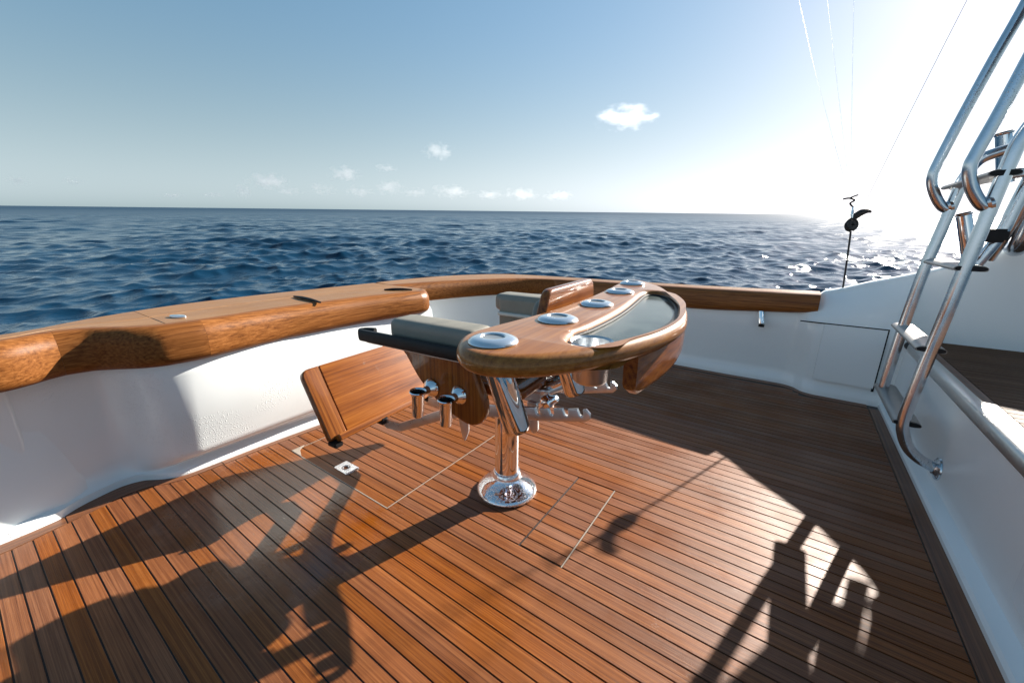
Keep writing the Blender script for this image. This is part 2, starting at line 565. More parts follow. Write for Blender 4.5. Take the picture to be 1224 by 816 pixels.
def box(x0, x1, y0, y1, z0, z1, bev=0.003, seg=2):
    bm = bmesh.new()
    bmesh.ops.create_cube(bm, size=1)
    for v in bm.verts:
        v.co = Vector(((x0 + x1) / 2 + v.co.x * (x1 - x0), (y0 + y1) / 2 + v.co.y * (y1 - y0), (z0 + z1) / 2 + v.co.z * (z1 - z0)))
    if bev > 0:
        bmesh.ops.bevel(bm, geom=bm.edges[:], offset=bev, segments=seg, affect='EDGES')
    return from_bm(bm, 40)

def loft(sections, closed=False, caps=True, ang=40):
    """skin over a list of equal-length point lists"""
    bm = bmesh.new()
    V = [[bm.verts.new(p) for p in s] for s in sections]
    m = len(V[0])
    for a, b in zip(V, V[1:]):
        for k in range(m if closed else m - 1):
            k2 = (k + 1) % m
            bm.faces.new((a[k], a[k2], b[k2], b[k]))
    if closed and caps:
        bm.faces.new(V[0]); bm.faces.new(V[-1])
    return from_bm(bm, ang)

def interp(tab, x):
    """smooth interpolation of rows (x, a, b, ...)"""
    tab = np.array(tab, float)
    xs = tab[:, 0]
    out_ = []
    for c in range(1, tab.shape[1]):
        ys = tab[:, c]
        i = int(np.clip(np.searchsorted(xs, x) - 1, 0, len(xs) - 2))
        h = xs[i + 1] - xs[i]
        u = min(max((x - xs[i]) / h, 0), 1)
        def sl_(j):
            if j == 0: return (ys[1] - ys[0]) / (xs[1] - xs[0])
            if j == len(xs) - 1: return (ys[-1] - ys[-2]) / (xs[-1] - xs[-2])
            d0 = (ys[j] - ys[j - 1]) / (xs[j] - xs[j - 1]); d1 = (ys[j + 1] - ys[j]) / (xs[j + 1] - xs[j])
            return 0.0 if d0 * d1 <= 0 else 2 * d0 * d1 / (d0 + d1)
        m0, m1 = sl_(i) * h, sl_(i + 1) * h
        out_.append((2*u**3-3*u*u+1)*ys[i] + (u**3-2*u*u+u)*m0 + (-2*u**3+3*u*u)*ys[i+1] + (u**3-u*u)*m1)
    return out_

# ------------------------------------------------------------------ sea
def build_sea():
    eye = TRIM @ CAM_LOC
    level = -1.6
    heading = math.atan2((TRIM.to_3x3() @ CAM_ROT @ Vector((0, 0, -1))).y, (TRIM.to_3x3() @ CAM_ROT @ Vector((0, 0, -1))).x)
    ang_f = np.linspace(-R(64), R(64), 760)
    ang_c = np.linspace(R(64), 2 * math.pi - R(64), 60)[1:-1]
    ang = np.concatenate([ang_f, ang_c]) + heading
    rad = np.concatenate([np.geomspace(3.2, 500, 1020), np.geomspace(510, 60000, 40)])
    A, Rr = np.meshgrid(ang, rad)
    x = Rr * np.cos(A); y = Rr * np.sin(A)
    rng = np.random.RandomState(5)
    z = np.zeros_like(x); dx = np.zeros_like(x); dy = np.zeros_like(x)
    wind = heading - 2.75
    dr = np.gradient(rad)[:, None] * np.ones_like(x)
    da = Rr * (ang_f[1] - ang_f[0])
    cell = np.maximum(dr, da)
    nw = 150
    lam = np.geomspace(0.14, 7.0, nw)
    for L in lam:
        th = wind + rng.normal(0, 0.85 if L < 2 else 0.55)
        L = L * rng.uniform(0.94, 1.06)
        k = 2 * math.pi / L
        steep = 0.0054 * (0.7 + 0.6 * rng.rand())
        if L > 2.5: steep *= 0.62
        if L < 1.3: steep *= 1.3
        a = steep * L
        ph = rng.uniform(0, 2 * math.pi)
        arg = k * (x * math.cos(th) + y * math.sin(th)) + ph
        fade = np.clip((L / cell - 3.0) / 4.0, 0, 1)
        z += a * np.cos(arg) * fade
        s_ = a * np.sin(arg) * fade * 1.15
        dx -= s_ * math.cos(th); dy -= s_ * math.sin(th)
    # gusts: patches of livelier and calmer water
    g = 1.0 + 0.35 * np.sin(0.11 * x + 0.07 * y + 1.0) * np.sin(0.05 * x - 0.13 * y + 2.0)
    z *= g
    x = x + dx + eye.x; y = y + dy + eye.y
    nr, na = A.shape
    co = np.stack([x, y, z + level], -1).reshape(-1, 3)
    i = np.arange(nr - 1)[:, None] * na
    j = np.arange(na)[None, :]
    j2 = (j + 1) % na
    quads = np.stack([i + j, i + na + j, i + na + j2, i + j2], -1).reshape(-1, 4)
    me = bpy.data.meshes.new('sea')
    me.vertices.add(len(co)); me.vertices.foreach_set('co', co.ravel().astype(np.float32))
    me.loops.add(quads.size); me.loops.foreach_set('vertex_index', quads.ravel().astype(np.int32))
    me.polygons.add(len(quads))
    me.polygons.foreach_set('loop_start', (np.arange(len(quads)) * 4).astype(np.int32))
    me.polygons.foreach_set('loop_total', np.full(len(quads), 4, np.int32))
    me.polygons.foreach_set('use_smooth', np.ones(len(quads), bool))
    me.update(calc_edges=True)
    m, t, b = new_mat('sea_water')
    tc = N(t, 'ShaderNodeTexCoord')
    n1 = N(t, 'ShaderNodeTexNoise', Scale=0.06, Detail=3.0)
    t.links.new(tc.outputs['Object'], n1.inputs['Vector'])
    rp = ramp(t, [(0.35, (0.003, 0.022, 0.05)), (0.7, (0.0045, 0.03, 0.064))])
    t.links.new(n1.outputs['Fac'], rp.inputs[0])
    t.links.new(rp.outputs[0], b.inputs['Base Color'])
    # waves too far off to be resolved act as roughness
    ln = N(t, 'ShaderNodeVectorMath', operation='LENGTH')
    t.links.new(tc.outputs['Object'], ln.inputs[0])
    lg = math_node(t, 'LOGARITHM', ln.outputs['Value'], 10.0)
    rr = N(t, 'ShaderNodeMapRange')
    rr.inputs['From Min'].default_value = 1.5
    rr.inputs['From Max'].default_value = 2.9
    rr.inputs['To Min'].default_value = 0.07
    rr.inputs['To Max'].default_value = 0.42
    t.links.new(lg, rr.inputs['Value'])
    t.links.new(rr.outputs[0], b.inputs['Roughness'])
    b.inputs['IOR'].default_value = 1.333
    b.inputs['Specular IOR Level'].default_value = 0.4
    hs = []
    for sc_, dt, amp in ((1.6, 4.0, 0.22), (6.0, 3.0, 0.07), (0.4, 3.0, 0.3), (0.07, 4.0, 1.3)):
        mp = N(t, 'ShaderNodeMapping')
        mp.inputs['Rotation'].default_value = (0, 0, -wind)
        mp.inputs['Scale'].default_value = (1.0, 0.6, 1.0)
        t.links.new(tc.outputs['Object'], mp.inputs['Vector'])
        nn = N(t, 'ShaderNodeTexNoise', Scale=sc_, Detail=dt, Roughness=0.55, Distortion=0.4)
        t.links.new(mp.outputs[0], nn.inputs['Vector'])
        hs.append(math_node(t, 'MULTIPLY', nn.outputs['Fac'], amp))
    h = math_node(t, 'ADD', math_node(t, 'ADD', hs[0], hs[1]), math_node(t, 'ADD', hs[2], hs[3]))
    bmp = N(t, 'ShaderNodeBump', Strength=0.6, Distance=0.4)
    t.links.new(h, bmp.inputs['Height'])
    t.links.new(bmp.outputs[0], b.inputs['Normal'])
    o = link('sea', me, m)
    tag(o, 'choppy dark blue sea reaching to the horizon', None, kind='structure')
    return o

SEA = build_sea()

# ------------------------------------------------------------------ deck
PITCH = 0.0525
Y0 = 1.035
TOE = [(-1.1, -2.275), (-0.09, -2.275), (0.055, -2.30), (0.17, -2.325), (0.27, -2.35), (0.34, -2.34), (0.40, -2.30), (0.46, -2.28),
       (0.6, -2.27), (0.8, -2.265), (1.1, -2.24), (1.5, -2.2), (2.07, -2.18)]
def toe_x(y):
    if y <= 2.07:
        return interp(TOE, y)[0]
    return interp([(2.07, -2.56), (2.4, -2.56), (2.8, -2.46), (3.2, -2.28), (3.45, -2.1), (3.6, -1.75)], y)[0]
def toe_y(x):
    return interp([(-2.6, 3.6), (-0.3, 3.592), (-0.02, 3.60), (0.08, 3.60), (0.16, 3.57), (0.22, 3.50), (0.3, 3.475), (0.56, 3.475), (0.70, 3.475)], x)[0]
XR_IN, XR_OUT = 0.587, 0.653

deck_me = loft([[(-2.75, y, -0.004), (0.72, y, -0.004)] for y in (-1.2, 3.75)])
deck = link('deck', deck_me, M_CAULK)
tag(deck, 'teak planked cockpit sole with dark caulked seams', None, kind='structure')

def plank_mesh(xa0, xa1, xb0, xb1, y0, y1, zt=0.0):
    """board from y0 to y1; ends xa at y0 and xb at y1 (left, right)"""
    e = 0.0008
    g = 0.0021
    y0 += g; y1 -= g
    prof = [(y0, -0.02), (y0, zt - e), (y0 + e, zt), (y1 - e, zt), (y1, zt - e), (y1, -0.02)]
    L, Rg = [], []
    for yy, z in prof:
        u = (yy - y0) / (y1 - y0)
        L.append((xa0 + (xb0 - xa0) * u, yy, z))
        Rg.append((xa1 + (xb1 - xa1) * u, yy, z))
    bm = bmesh.new()
    a = [bm.verts.new(p) for p in L]; b = [bm.verts.new(p) for p in Rg]
    for k in range(5):
        bm.faces.new((a[k], a[k + 1], b[k + 1], b[k]))
    bm.faces.new(a); bm.faces.new(b)
    me = from_bm(bm, 60)
    for p in me.polygons: p.use_smooth = False
    return me

HB = dict(x0=-2.041, x1=-1.257, k0=-3, k1=15)     # large lift-out hatch, in plank rows
HS = dict(x0=-0.678, x1=-0.498, k0=0, k1=10)      # small hatch
big = thing('deck_hatch', ((HB['x0'] + HB['x1']) / 2, Y0 + PITCH * 6, 0), 'large flush teak deck hatch with pale outline and steel latch by the chair footrest', 'hatch', 'flush hatches in the teak deck')
small = thing('deck_hatch', ((HS['x0'] + HS['x1']) / 2, Y0 + PITCH * 5, 0), 'small narrow teak deck hatch in front of the chromed pedestal base', 'hatch', 'flush hatches in the teak deck')

MW = 0.072
def left_in(y):
    return toe_x(y) + MW
nplank = 0
for k in range(-40, 50):
    ya, yb = Y0 + k * PITCH, Y0 + (k + 1) * PITCH
    if ya > 3.56: continue
    cuts = []
    if HB['k0'] <= k < HB['k1']: cuts.append((HB['x0'], HB['x1'], big))
    if HS['k0'] <= k < HS['k1']: cuts.append((HS['x0'], HS['x1'], small))
    la, lb = left_in(ya), left_in(yb)
    ra = rb = XR_IN
    # far side: the margin board cuts the last rows
    if yb > 3.40:
        xs = np.linspace(-2.2, 0.587, 160)
        ok = [x for x in xs if toe_y(x) - 0.062 > yb]
        if not ok: continue
        ra = rb = max(ok); la = max(la, min(ok)); lb = max(lb, min(ok))
    segs = []
    pa, pb = la, lb
    for c0, c1, h in cuts:
        gp = 0.004
        segs.append((pa, c0 - gp, pb, c0 - gp, deck))
        segs.append((c0 + gp, c1 - gp, c0 + gp, c1 - gp, h))
        pa = pb = c1 + gp
    segs.append((pa, ra, pb, rb, deck))
    for a0, a1, b0, b1, par in segs:
        if a1 - a0 < 0.02 and b1 - b0 < 0.02: continue
        dz = random.uniform(-0.0006, 0.0)
        g0 = 0.004 if (par is big and k == HB['k0']) or (par is small and k == HS['k0']) else 0
        g1 = 0.004 if (par is big and k == HB['k1'] - 1) or (par is small and k == HS['k1'] - 1) else 0
        link('plank', plank_mesh(a0, a1, b0, b1, ya + g0, yb - g1, dz), M_DECK, par)
        nplank += 1

def strip(points_in, points_out, zt=0.0, zb=-0.02):
    secs = []
    for a, b in zip(points_in, points_out):
        secs.append([(a[0], a[1], zb), (a[0], a[1], zt), (b[0], b[1], zt), (b[0], b[1], zb)])
    return loft(secs, closed=True)
# margin boards: along the transom (with butt joints), along the far side, along the mezzanine
for y0, y1 in ((-1.1, 0.079), (0.083, 0.617), (0.621, 1.45), (1.454, 2.066)):
    ys = np.linspace(y0, y1, 26)
    link('margin_board', strip([(toe_x(y) + MW - 0.005, y) for y in ys], [(toe_x(y) - 0.03, y) for y in ys]), M_MARGIN, deck)
ys = np.linspace(2.07, 3.5, 24)
link('margin_board', strip([(left_in(y) - 0.005, y) for y in ys], [(toe_x(y) - 0.05, y) for y in ys]), M_MARGIN, deck)
xs = np.linspace(-2.0, XR_IN - 0.001, 60)
link('margin_board', strip([(x, toe_y(x) - 0.058) for x in xs], [(x, toe_y(x) + 0.03) for x in xs]), M_MARGINX, deck)
link('margin_board', strip([(XR_IN + 0.005, y) for y in (-1.1, 1.2, 3.408)], [(XR_OUT + 0.03, y) for y in (-1.1, 1.2, 3.408)]), M_MARGIN, deck)
# pale bedding round the hatches
def bar(x0, x1, y0, y1, z0=-0.006, z1=-0.001):
    return box(x0, x1, y0, y1, z0, z1, 0)
yb0, yb1 = Y0 + HB['k0'] * PITCH, Y0 + HB['k1'] * PITCH
link('bedding_strip', bar(HB['x0'] - 0.004, HB['x1'] + 0.004, yb0 + 0.002, yb0 + 0.006), M_BEDDING, big)
link('bedding_strip', bar(HB['x1'] - 0.002, HB['x1'] + 0.002, yb0 + 0.008, yb1), M_BEDDING, big)
link('bedding_strip', bar(HB['x0'] - 0.002, HB['x0'] + 0.002, yb0 + 0.008, yb1), M_BEDDING, big)
link('corner_piece', slab([(0, 0), (0.1, 0), (0.03, 0.03), (0, 0.07)], 0.004, 0.0005, mtx=Matrix.Translation((HB['x0'] - 0.01, yb0 + 0.004, -0.001))), M_BEDDING, big)
ys0, ys1 = Y0 + HS['k0'] * PITCH, Y0 + HS['k1'] * PITCH
link('bedding_strip', bar(HS['x1'] - 0.002, HS['x1'] + 0.002, ys0, ys1), M_BEDDING, small)
# flush latch
lt = link('latch', slab(rounded([(-0.055, -0.036), (0.055, -0.036), (0.055, 0.036), (-0.055, 0.036)], 0.008), 0.008, 0.0015,
                        holes=(catmull([(0.02 * math.cos(a) - 0.004, 0.02 * math.sin(a)) for a in np.linspace(0, 2 * math.pi, 8, endpoint=False)], 4),),
                        mtx=Matrix.Translation((-1.662, 0.955, 0.0005))), M_CHROMEDROP, big)
link('latch_cup', lathe([(0, -0.012), (0.016, -0.011), (0.0215, 0.0)], 24, Matrix.Translation((-1.666, 0.955, 0.0))), M_BRUSH, lt)
link('latch_ring', tube([(-1.666 + 0.014 * math.cos(a), 0.955 + 0.014 * math.sin(a), 0.003) for a in np.linspace(0, 5.2, 12)], 0.0028, 8), M_CHROME, lt)

# ------------------------------------------------------------------ transom and side bulwark
XI = [(-1.1, -2.13), (0.03, -2.14), (0.10, -2.165), (0.2, -2.22), (0.27, -2.21), (0.33, -2.165), (0.40, -2.10), (0.48, -2.064), (0.58, -2.06),
      (0.75, -2.09), (1.07, -2.145), (1.48, -2.165), (1.86, -2.14), (2.07, -2.13)]
XO = [(-1.1, -2.34), (-0.1, -2.32), (0.08, -2.345), (0.35, -2.52), (0.73, -2.69), (1.23, -2.78), (1.6, -2.81), (2.17, -2.86), (2.6, -2.9), (3.2, -2.78)]
def ztop(y): return 0.765 - 0.026 * (y - 0.3)
def zbot(y): return 0.592 - 0.020 * (y - 0.3)
# recess and far side as a path of (inner, outer)
PATH_E = [((-2.57, 2.07), (-2.86, 2.10)), ((-2.53, 2.4), (-2.90, 2.5)), ((-2.43, 2.8), (-2.88, 2.95)), ((-2.28, 3.15), (-2.76, 3.35)),
          ((-2.12, 3.38), (-2.56, 3.62)), ((-1.9, 3.50), (-2.25, 3.74))]
PATH_F = [((-1.9, 3.50), (-2.25, 3.74)), ((-1.6, 3.535), (-1.8, 3.765)), ((-1.2, 3.54), (-1.25, 3.77)), ((-0.6, 3.525), (-0.6, 3.765)), ((-0.2, 3.515), (-0.2, 3.755)),
          ((0.0, 3.51), (0.0, 3.75)), ((0.1, 3.51), (0.1, 3.75)), ((0.16, 3.51), (0.16, 3.75)), ((0.195, 3.51), (0.195, 3.75)), ((0.215, 3.51), (0.215, 3.75))]
def zf(x): return interp([(-3, 0.665), (-2.0, 0.675), (-0.9, 0.692), (0.2, 0.722), (0.4, 0.73)], x)[0]
def zfb(x): return interp([(-3, 0.53), (-2.0, 0.52), (-0.7, 0.522), (0.0, 0.568), (0.3, 0.59)], x)[0]

def nose_section(I, O, zt, zb, wd=0.085):
    I = Vector((I[0], I[1])); O = Vector((O[0], O[1]))
    d = (O - I).normalized()
    P = []
    def pt(s, z): q = I + d * s; P.append((q.x, q.y, z))
    pt(wd + 0.03, zb)
    pt(0.06, zb)
    for k in range(7):
        a = -math.pi / 2 + math.pi / 2 * k / 6
        pt(0.045 - 0.045 * math.cos(a), zb + 0.045 + 0.045 * math.sin(a))
    for k in range(1, 9):
        a = math.pi / 2 * k / 8
        pt(0.065 - 0.065 * math.cos(a), zt - 0.075 + 0.075 * math.sin(a))
    pt(wd, zt)
    pt(wd + 0.03, zt - 0.02)
    return P
def board_section(I, O, zt, s0, s1):
    """flat covering board from s0 in metres off the inner edge to s1 (None = outer edge)"""
    I = Vector((I[0], I[1])); O = Vector((O[0], O[1]))
    d = (O - I).normalized(); W = (O - I).length
    s1 = W - 0.004 if s1 is None else W * s1
    P = []
    def pt(s, z): q = I + d * s; P.append((q.x, q.y, z))
    pt(s0, zt - 0.06); pt(s0, zt - 0.002); pt(s0 + 0.002, zt); pt(s1 - 0.006, zt); pt(s1, zt - 0.006); pt(s1, zt - 0.06)
    return P

tr = thing('transom', (-2.3, 0.9, 0), 'white transom bulwark with wide sunlit teak cap rail along the left of the cockpit', 'bulwark')
WD = 0.085
def inner(y): return (interp(XI, y)[0], y)
def outer(y): return (interp(XO, y)[0], y)
for y0, y1, nst in ((-1.05, 0.1997, 30), (0.2003, 0.6197, 40), (0.6203, 1.9565, 60)):
    secs = [nose_section(inner(y), outer(y), ztop(y), zbot(y), WD) for y in np.linspace(y0, y1, nst)]
    link('cap_rail', loft(secs, closed=True, ang=50), M_CAP, tr)
# rounded end block of the cap rail
secs = []
for k in range(10):
    a = math.pi / 2 * k / 9
    y = 1.957 + 0.11 * math.sin(a)
    shift = 0.11 * (1 - math.cos(a))
    i = inner(y)
    secs.append(nose_section((i[0] - shift * 0.75, y), (outer(y)[0], y), ztop(y), zbot(y) + shift * 0.15, WD))
link('cap_end_block', loft(secs, closed=True, ang=50), M_CAPX, tr)
# covering boards, two strakes with a seam
for y0, y1 in ((-1.05, 0.506), (0.509, 2.066)):
    yy = np.linspace(y0, y1, 40)
    link('covering_board', loft([board_section(inner(y), outer(y), ztop(y), WD + 0.0025, 0.56) for y in yy], closed=True), M_CAPTOP, tr)
    def strake(y):
        I = Vector(inner(y)); O = Vector(outer(y)); W = (O - I).length
        return board_section(inner(y), outer(y), ztop(y), W * 0.56 + 0.0025, None)
    link('covering_board', loft([strake(y) for y in yy], closed=True), M_CAPTOP, tr)
def resample(path, n):
    a = [(p[0][0], p[0][1]) for p in path]; b = [(p[1][0], p[1][1]) for p in path]
    A = catmull(a, n, False); B = catmull(b, n, False)
    return list(zip(A, B))
recE = resample(PATH_E, 6)
def zcorner(p):
    y = p[1]
    u = min(max((y - 2.07) / 1.43, 0), 1)
    return (ztop(2.07) * (1 - u) + 0.676 * u, zbot(2.07) * (1 - u) + 0.522 * u)
link('cap_rail', loft([nose_section(i, o, *zcorner(i), WD) for i, o in recE], closed=True, ang=50), M_CAP, tr)
link('covering_board', loft([board_section(i, o, zcorner(i)[0], WD + 0.0025, None) for i, o in recE], closed=True), M_CAPTOP, tr)

# white inner moulding of the transom
LIN = [(-1.1, -2.29, -2.40, -2.275), (-0.1, -2.29, -2.375, -2.275), (0.05, -2.285, -2.36, -2.29), (0.13, -2.29, -2.375, -2.335), (0.2, -2.30, -2.39, -2.36), (0.27, -2.295, -2.40, -2.375), (0.335, -2.235, -2.375, -2.36), (0.40, -2.155, -2.29, -2.305),
       (0.46, -2.118, -2.235, -2.275), (0.55, -2.108, -2.212, -2.268), (0.75, -2.125, -2.212, -2.262), (1.1, -2.18, -2.21, -2.237), (1.5, -2.2, -2.19, -2.2), (2.07, -2.17, -2.17, -2.18)]
def liner_section(y):
    xt, xb, xe = interp(LIN, y)
    u = min(max((y - 0.30) / 0.2, 0), 1); u = u * u * (3 - 2 * u)
    lip = 0.03 * u                               # the box overhangs a small ledge above the sole
    zb = zbot(y) + 0.01
    P = [(xt - 0.02, y, zb + 0.03), (xt, y, zb)]
    for k in range(1, 6):
        z = zb + (0.15 - zb) * k / 6
        P.append((xt + (xb + lip - xt) * k / 6 + (0.016 * u - 0.012 * (1 - u)) * math.sin(math.pi * k / 6), y, z))
    P += [(xb + lip, y, 0.135), (xb + lip - 0.004, y, 0.115), (xb + lip * 0.6 - 0.006, y, 0.098), (xb - 0.004 * u, y, 0.085 - 0.04 * (1 - u)), (xe - 0.012, y, 0.055 - 0.02 * (1 - u)),
          (xe - 0.008, y, 0.04 - 0.008 * (1 - u)), (xe + 0.018 * u, y, 0.032), (xe + 0.026 * u, y, 0.026), (xe + 0.028 * u, y, 0.0), (xe + 0.028 * u, y, -0.03)]
    return P
ys = np.concatenate([np.linspace(-1.1, 0.05, 20), np.linspace(0.06, 0.62, 70), np.linspace(0.64, 2.07, 50)])
link('inner_liner', loft([liner_section(y) for y in ys], ang=70), M_WHITEDROP, tr)
# end of the transom box and the recess behind it
end = [[(p[0], 2.07, p[2]) for p in liner_section(2.07)], [(-2.62, 2.071, p[2]) for p in liner_section(2.07)]]
link('box_end', loft(end), M_WHITE, tr)
recl = []
for i, o in recE:
    zt, zb = zcorner(i)
    d = (Vector(o) - Vector(i)).normalized()
    q = Vector(i) + d * 0.05
    q2 = Vector(i) + d * 0.02
    recl.append([(q.x, q.y, zb + 0.03), (q.x, q.y, zb), (q2.x, q2.y, 0.1), (q2.x, q2.y, 0.04), (q2.x - d.x * 0.02, q2.y - d.y * 0.02, 0.03), (q2.x - d.x * 0.022, q2.y - d.y * 0.022, -0.03)])
link('recess_liner', loft(recl, ang=50), M_WHITE, tr)
# raised door panel at the left with a soft groove round it
dp = []
def wall_at(y, z):
    s = liner_section(y)
    for a, b in zip(s, s[1:]):
        if (a[2] - z) * (b[2] - z) <= 0 and abs(a[2] - b[2]) > 1e-6:
            u = (a[2] - z) / (a[2] - b[2])
            return a[0] + (b[0] - a[0]) * u
    return s[2][0]
secs = []
for y in (-0.7, -0.3, 0.0, 0.034, 0.043, 0.049, 0.053):
    inset = 0.0 if y < 0.03 else {0.034: 0.0, 0.043: 0.003, 0.049: 0.008, 0.053: 0.016}[y]
    P = []
    for z, f in ((0.585, 1), (0.4, 1), (0.2, 1), (0.105, 1), (0.09, 0.75), (0.08, 0.35), (0.072, -0.3)):
        P.append((wall_at(y, z) + 0.014 * f - inset, y, z))
    secs.append(P)
link('door_panel', loft(secs, ang=60), M_WHITE, tr)
# hull outside
hull = []
for y in np.linspace(-1.05, 2.06, 20):
    x = interp(XO, y)[0] + 0.01
    hull.append([(x, y, ztop(y) - 0.055), (x, y, 0.1), (x + 0.12, y, -1.2)])
for i, o in recE:
    o = Vector(o); d = (o - Vector(i)).normalized()
    hull.append([(o.x - d.x * 0.012, o.y - d.y * 0.012, zcorner(i)[0] - 0.055), (o.x - d.x * 0.012, o.y - d.y * 0.012, 0.1), (o.x - d.x * 0.13, o.y - d.y * 0.13, -1.2)])
link('hull_side', loft(hull), M_WHITE, tr)
# pop-up cleats and hawse fittings let into the cap
def cleat(y, x0, x1, skew):
    c = tube([(x0, y - skew, ztop(y) + 0.006), ((x0 * 2 + x1) / 3, y - skew * 0.33, ztop(y) + 0.0095), ((x0 + x1 * 2) / 3, y + skew * 0.33, ztop(y) + 0.0095), (x1, y + skew, ztop(y) + 0.006)], [0.005, 0.009, 0.009, 0.005], 10)
    o = link('pop_up_cleat', c, M_RUBBER, tr)
    return o
cleat(1.222, -2.50, -2.17, -0.01)
cleat(1.88, -2.385, -2.225, 0.06)
link('hawse_plate', slab(catmull([(0.045 * math.cos(a), 0.02 * math.sin(a)) for a in np.linspace(0, 2 * math.pi, 12, endpoint=False)], 3), 0.012, 0.004,
                         mtx=frame((-2.262, 0.585, ztop(0.58) + 0.004), (0.85, 0.3, 0), (-0.3, 0.85, 0))), M_DISC, tr)
link('cap_slot', box(-2.318, -2.17, 0.5065, 0.5088, ztop(0.5) - 0.004, ztop(0.5) + 0.0008, 0), M_CAULK, tr)

sb = thing('side_bulwark', (-0.6, 3.6, 0), 'white far bulwark in shade, dark teak cap rail ending in a rising white flare', 'bulwark')
recF = resample(PATH_F, 5)
secs = []
for i, o in recF:
    x = i[0]
    zt, zb = zf(x), zfb(x)
    if x > 0.0:                                   # the rail ends in a quarter round
        u = min(1, (x - 0.0) / 0.216)
        zb = zb + (zt - 0.125 - zb) * (1 - math.sqrt(max(0, 1 - u * u)))
    s = nose_section(i, o, zt, zb, WD)
    secs.append(s)
link('cap_rail', loft(secs, closed=True, ang=50), M_CAPX, sb)
link('covering_board', loft([board_section(i, o, zf(i[0]), WD + 0.0025, None) for i, o in recF], closed=True), M_CAPTOP, sb)
# inner liner: plain wall, then an S into the gate box at the right
def wall_y(x, z):
    base = toe_y(x) + 0.012
    top = interp([(-2.2, 3.585), (0.02, 3.575), (0.1, 3.565), (0.18, 3.50), (0.24, 3.478), (0.7, 3.478)], x)[0]
    u = min(max((z - 0.06) / 0.45, 0), 1)
    return base + 0.02 + (top - base - 0.02) * u
secs = []
for x in np.concatenate([np.linspace(-2.05, 0.0, 30), np.linspace(0.01, 0.3, 40), np.linspace(0.32, 0.705, 12)]):
    zb = zfb(x) + 0.015 if x < 0.0 else zfb(0) + 0.015 - 0.035 * min(1, x / 0.15)
    ye = toe_y(x)
    P = [(x, wall_y(x, zb) + 0.02, zb + 0.03)]
    for z in (zb, 0.42, 0.3, 0.2, 0.12):
        P.append((x, wall_y(x, z), z))
    P += [(x, wall_y(x, 0.09) - 0.004, 0.09), (x, ye + 0.016, 0.062), (x, ye + 0.004, 0.04), (x, ye, 0.025), (x, ye, -0.03)]
    secs.append(P)
link('inner_liner', loft(secs, ang=60), M_WHITE, sb)
# flare: the white moulding that sweeps up to the superstructure
FL = [(0.0, 0.675), (0.1, 0.70), (0.2, 0.716), (0.25, 0.735), (0.334, 0.761), (0.473, 0.815), (0.632, 0.868), (0.707, 0.895), (0.78, 0.922), (0.88, 0.973), (0.99, 1.03), (1.085, 1.102), (1.25, 1.13), (1.7, 1.2)]
secs = []
for x in np.concatenate([np.linspace(0.0, 0.3, 16), np.linspace(0.34, 1.07, 30), np.linspace(1.085, 1.23, 24), np.linspace(1.3, 1.7, 4)]):
    zt = interp(FL, x)[0]
    zb = 0.547 if x < 0.70 else 0.44
    if x < 0.23: zt = min(zt, 0.71)
    yb = 3.478 if x < 0.705 else 3.60
    if x < 0.24: yb = interp([(0, 3.575), (0.1, 3.565), (0.18, 3.50), (0.24, 3.478)], x)[0]
    yt = 3.655
    P = []
    for k in range(11):
        u = k / 10
        z = zb + (zt - 0.018 - zb) * u
        P.append((x, yb + (yt - yb) * (u ** 1.6), z))
    P += [(x, yt + 0.006, zt - 0.006), (x, yt + 0.02, zt), (x, yt + 0.09, zt), (x, yt + 0.105, zt - 0.012), (x, yt + 0.11, zt - 0.1), (x, yt + 0.05, -1.2)]
    secs.append(P)
link('flare', loft(secs, ang=60), M_WHITE, sb)
# gate panel with a dark seam
gz0, gz1, gx0, gx1 = 0.098, 0.533, 0.245, 0.602
link('door_gasket', slab(rounded([(0.125, 0.529), (0.125, gz1 + 0.003), (gx1 + 0.004, gz1 + 0.003), (gx1 + 0.004, gz0), (gx1 - 0.01, gz0), (gx1 - 0.01, 0.525)], 0.0), 0.006, 0.0005,
                         mtx=frame((0, 3.4765, 0), (1, 0, 0), (0, 0, 1))), M_RUBBER, sb)
link('door_panel', box(gx0 + 0.02, gx1, 3.470, 3.50, gz0 + 0.02, gz1, 0.004), M_WHITE, sb)
pp = link('drain_pipe', tube([(-0.125, 3.56, 0.56), (-0.118, 3.545, 0.51), (-0.11, 3.535, 0.47)], [0.026, 0.026, 0.025], 18), M_CHROME, sb)
link('pipe_cap', lathe([(0.0, 0.0), (0.02, 0.0), (0.02, 0.018), (0.0, 0.02)], 20, Matrix.Translation((-0.108, 3.532, 0.445))), M_RUBBER, pp)
hs_ = []
for i, o in recF:
    hs_.append([(o[0], o[1] - 0.012, zf(i[0]) - 0.055), (o[0], o[1] - 0.012, 0.1), (o[0], o[1] - 0.1, -1.2)])
link('hull_side', loft(hs_), M_WHITE, sb)

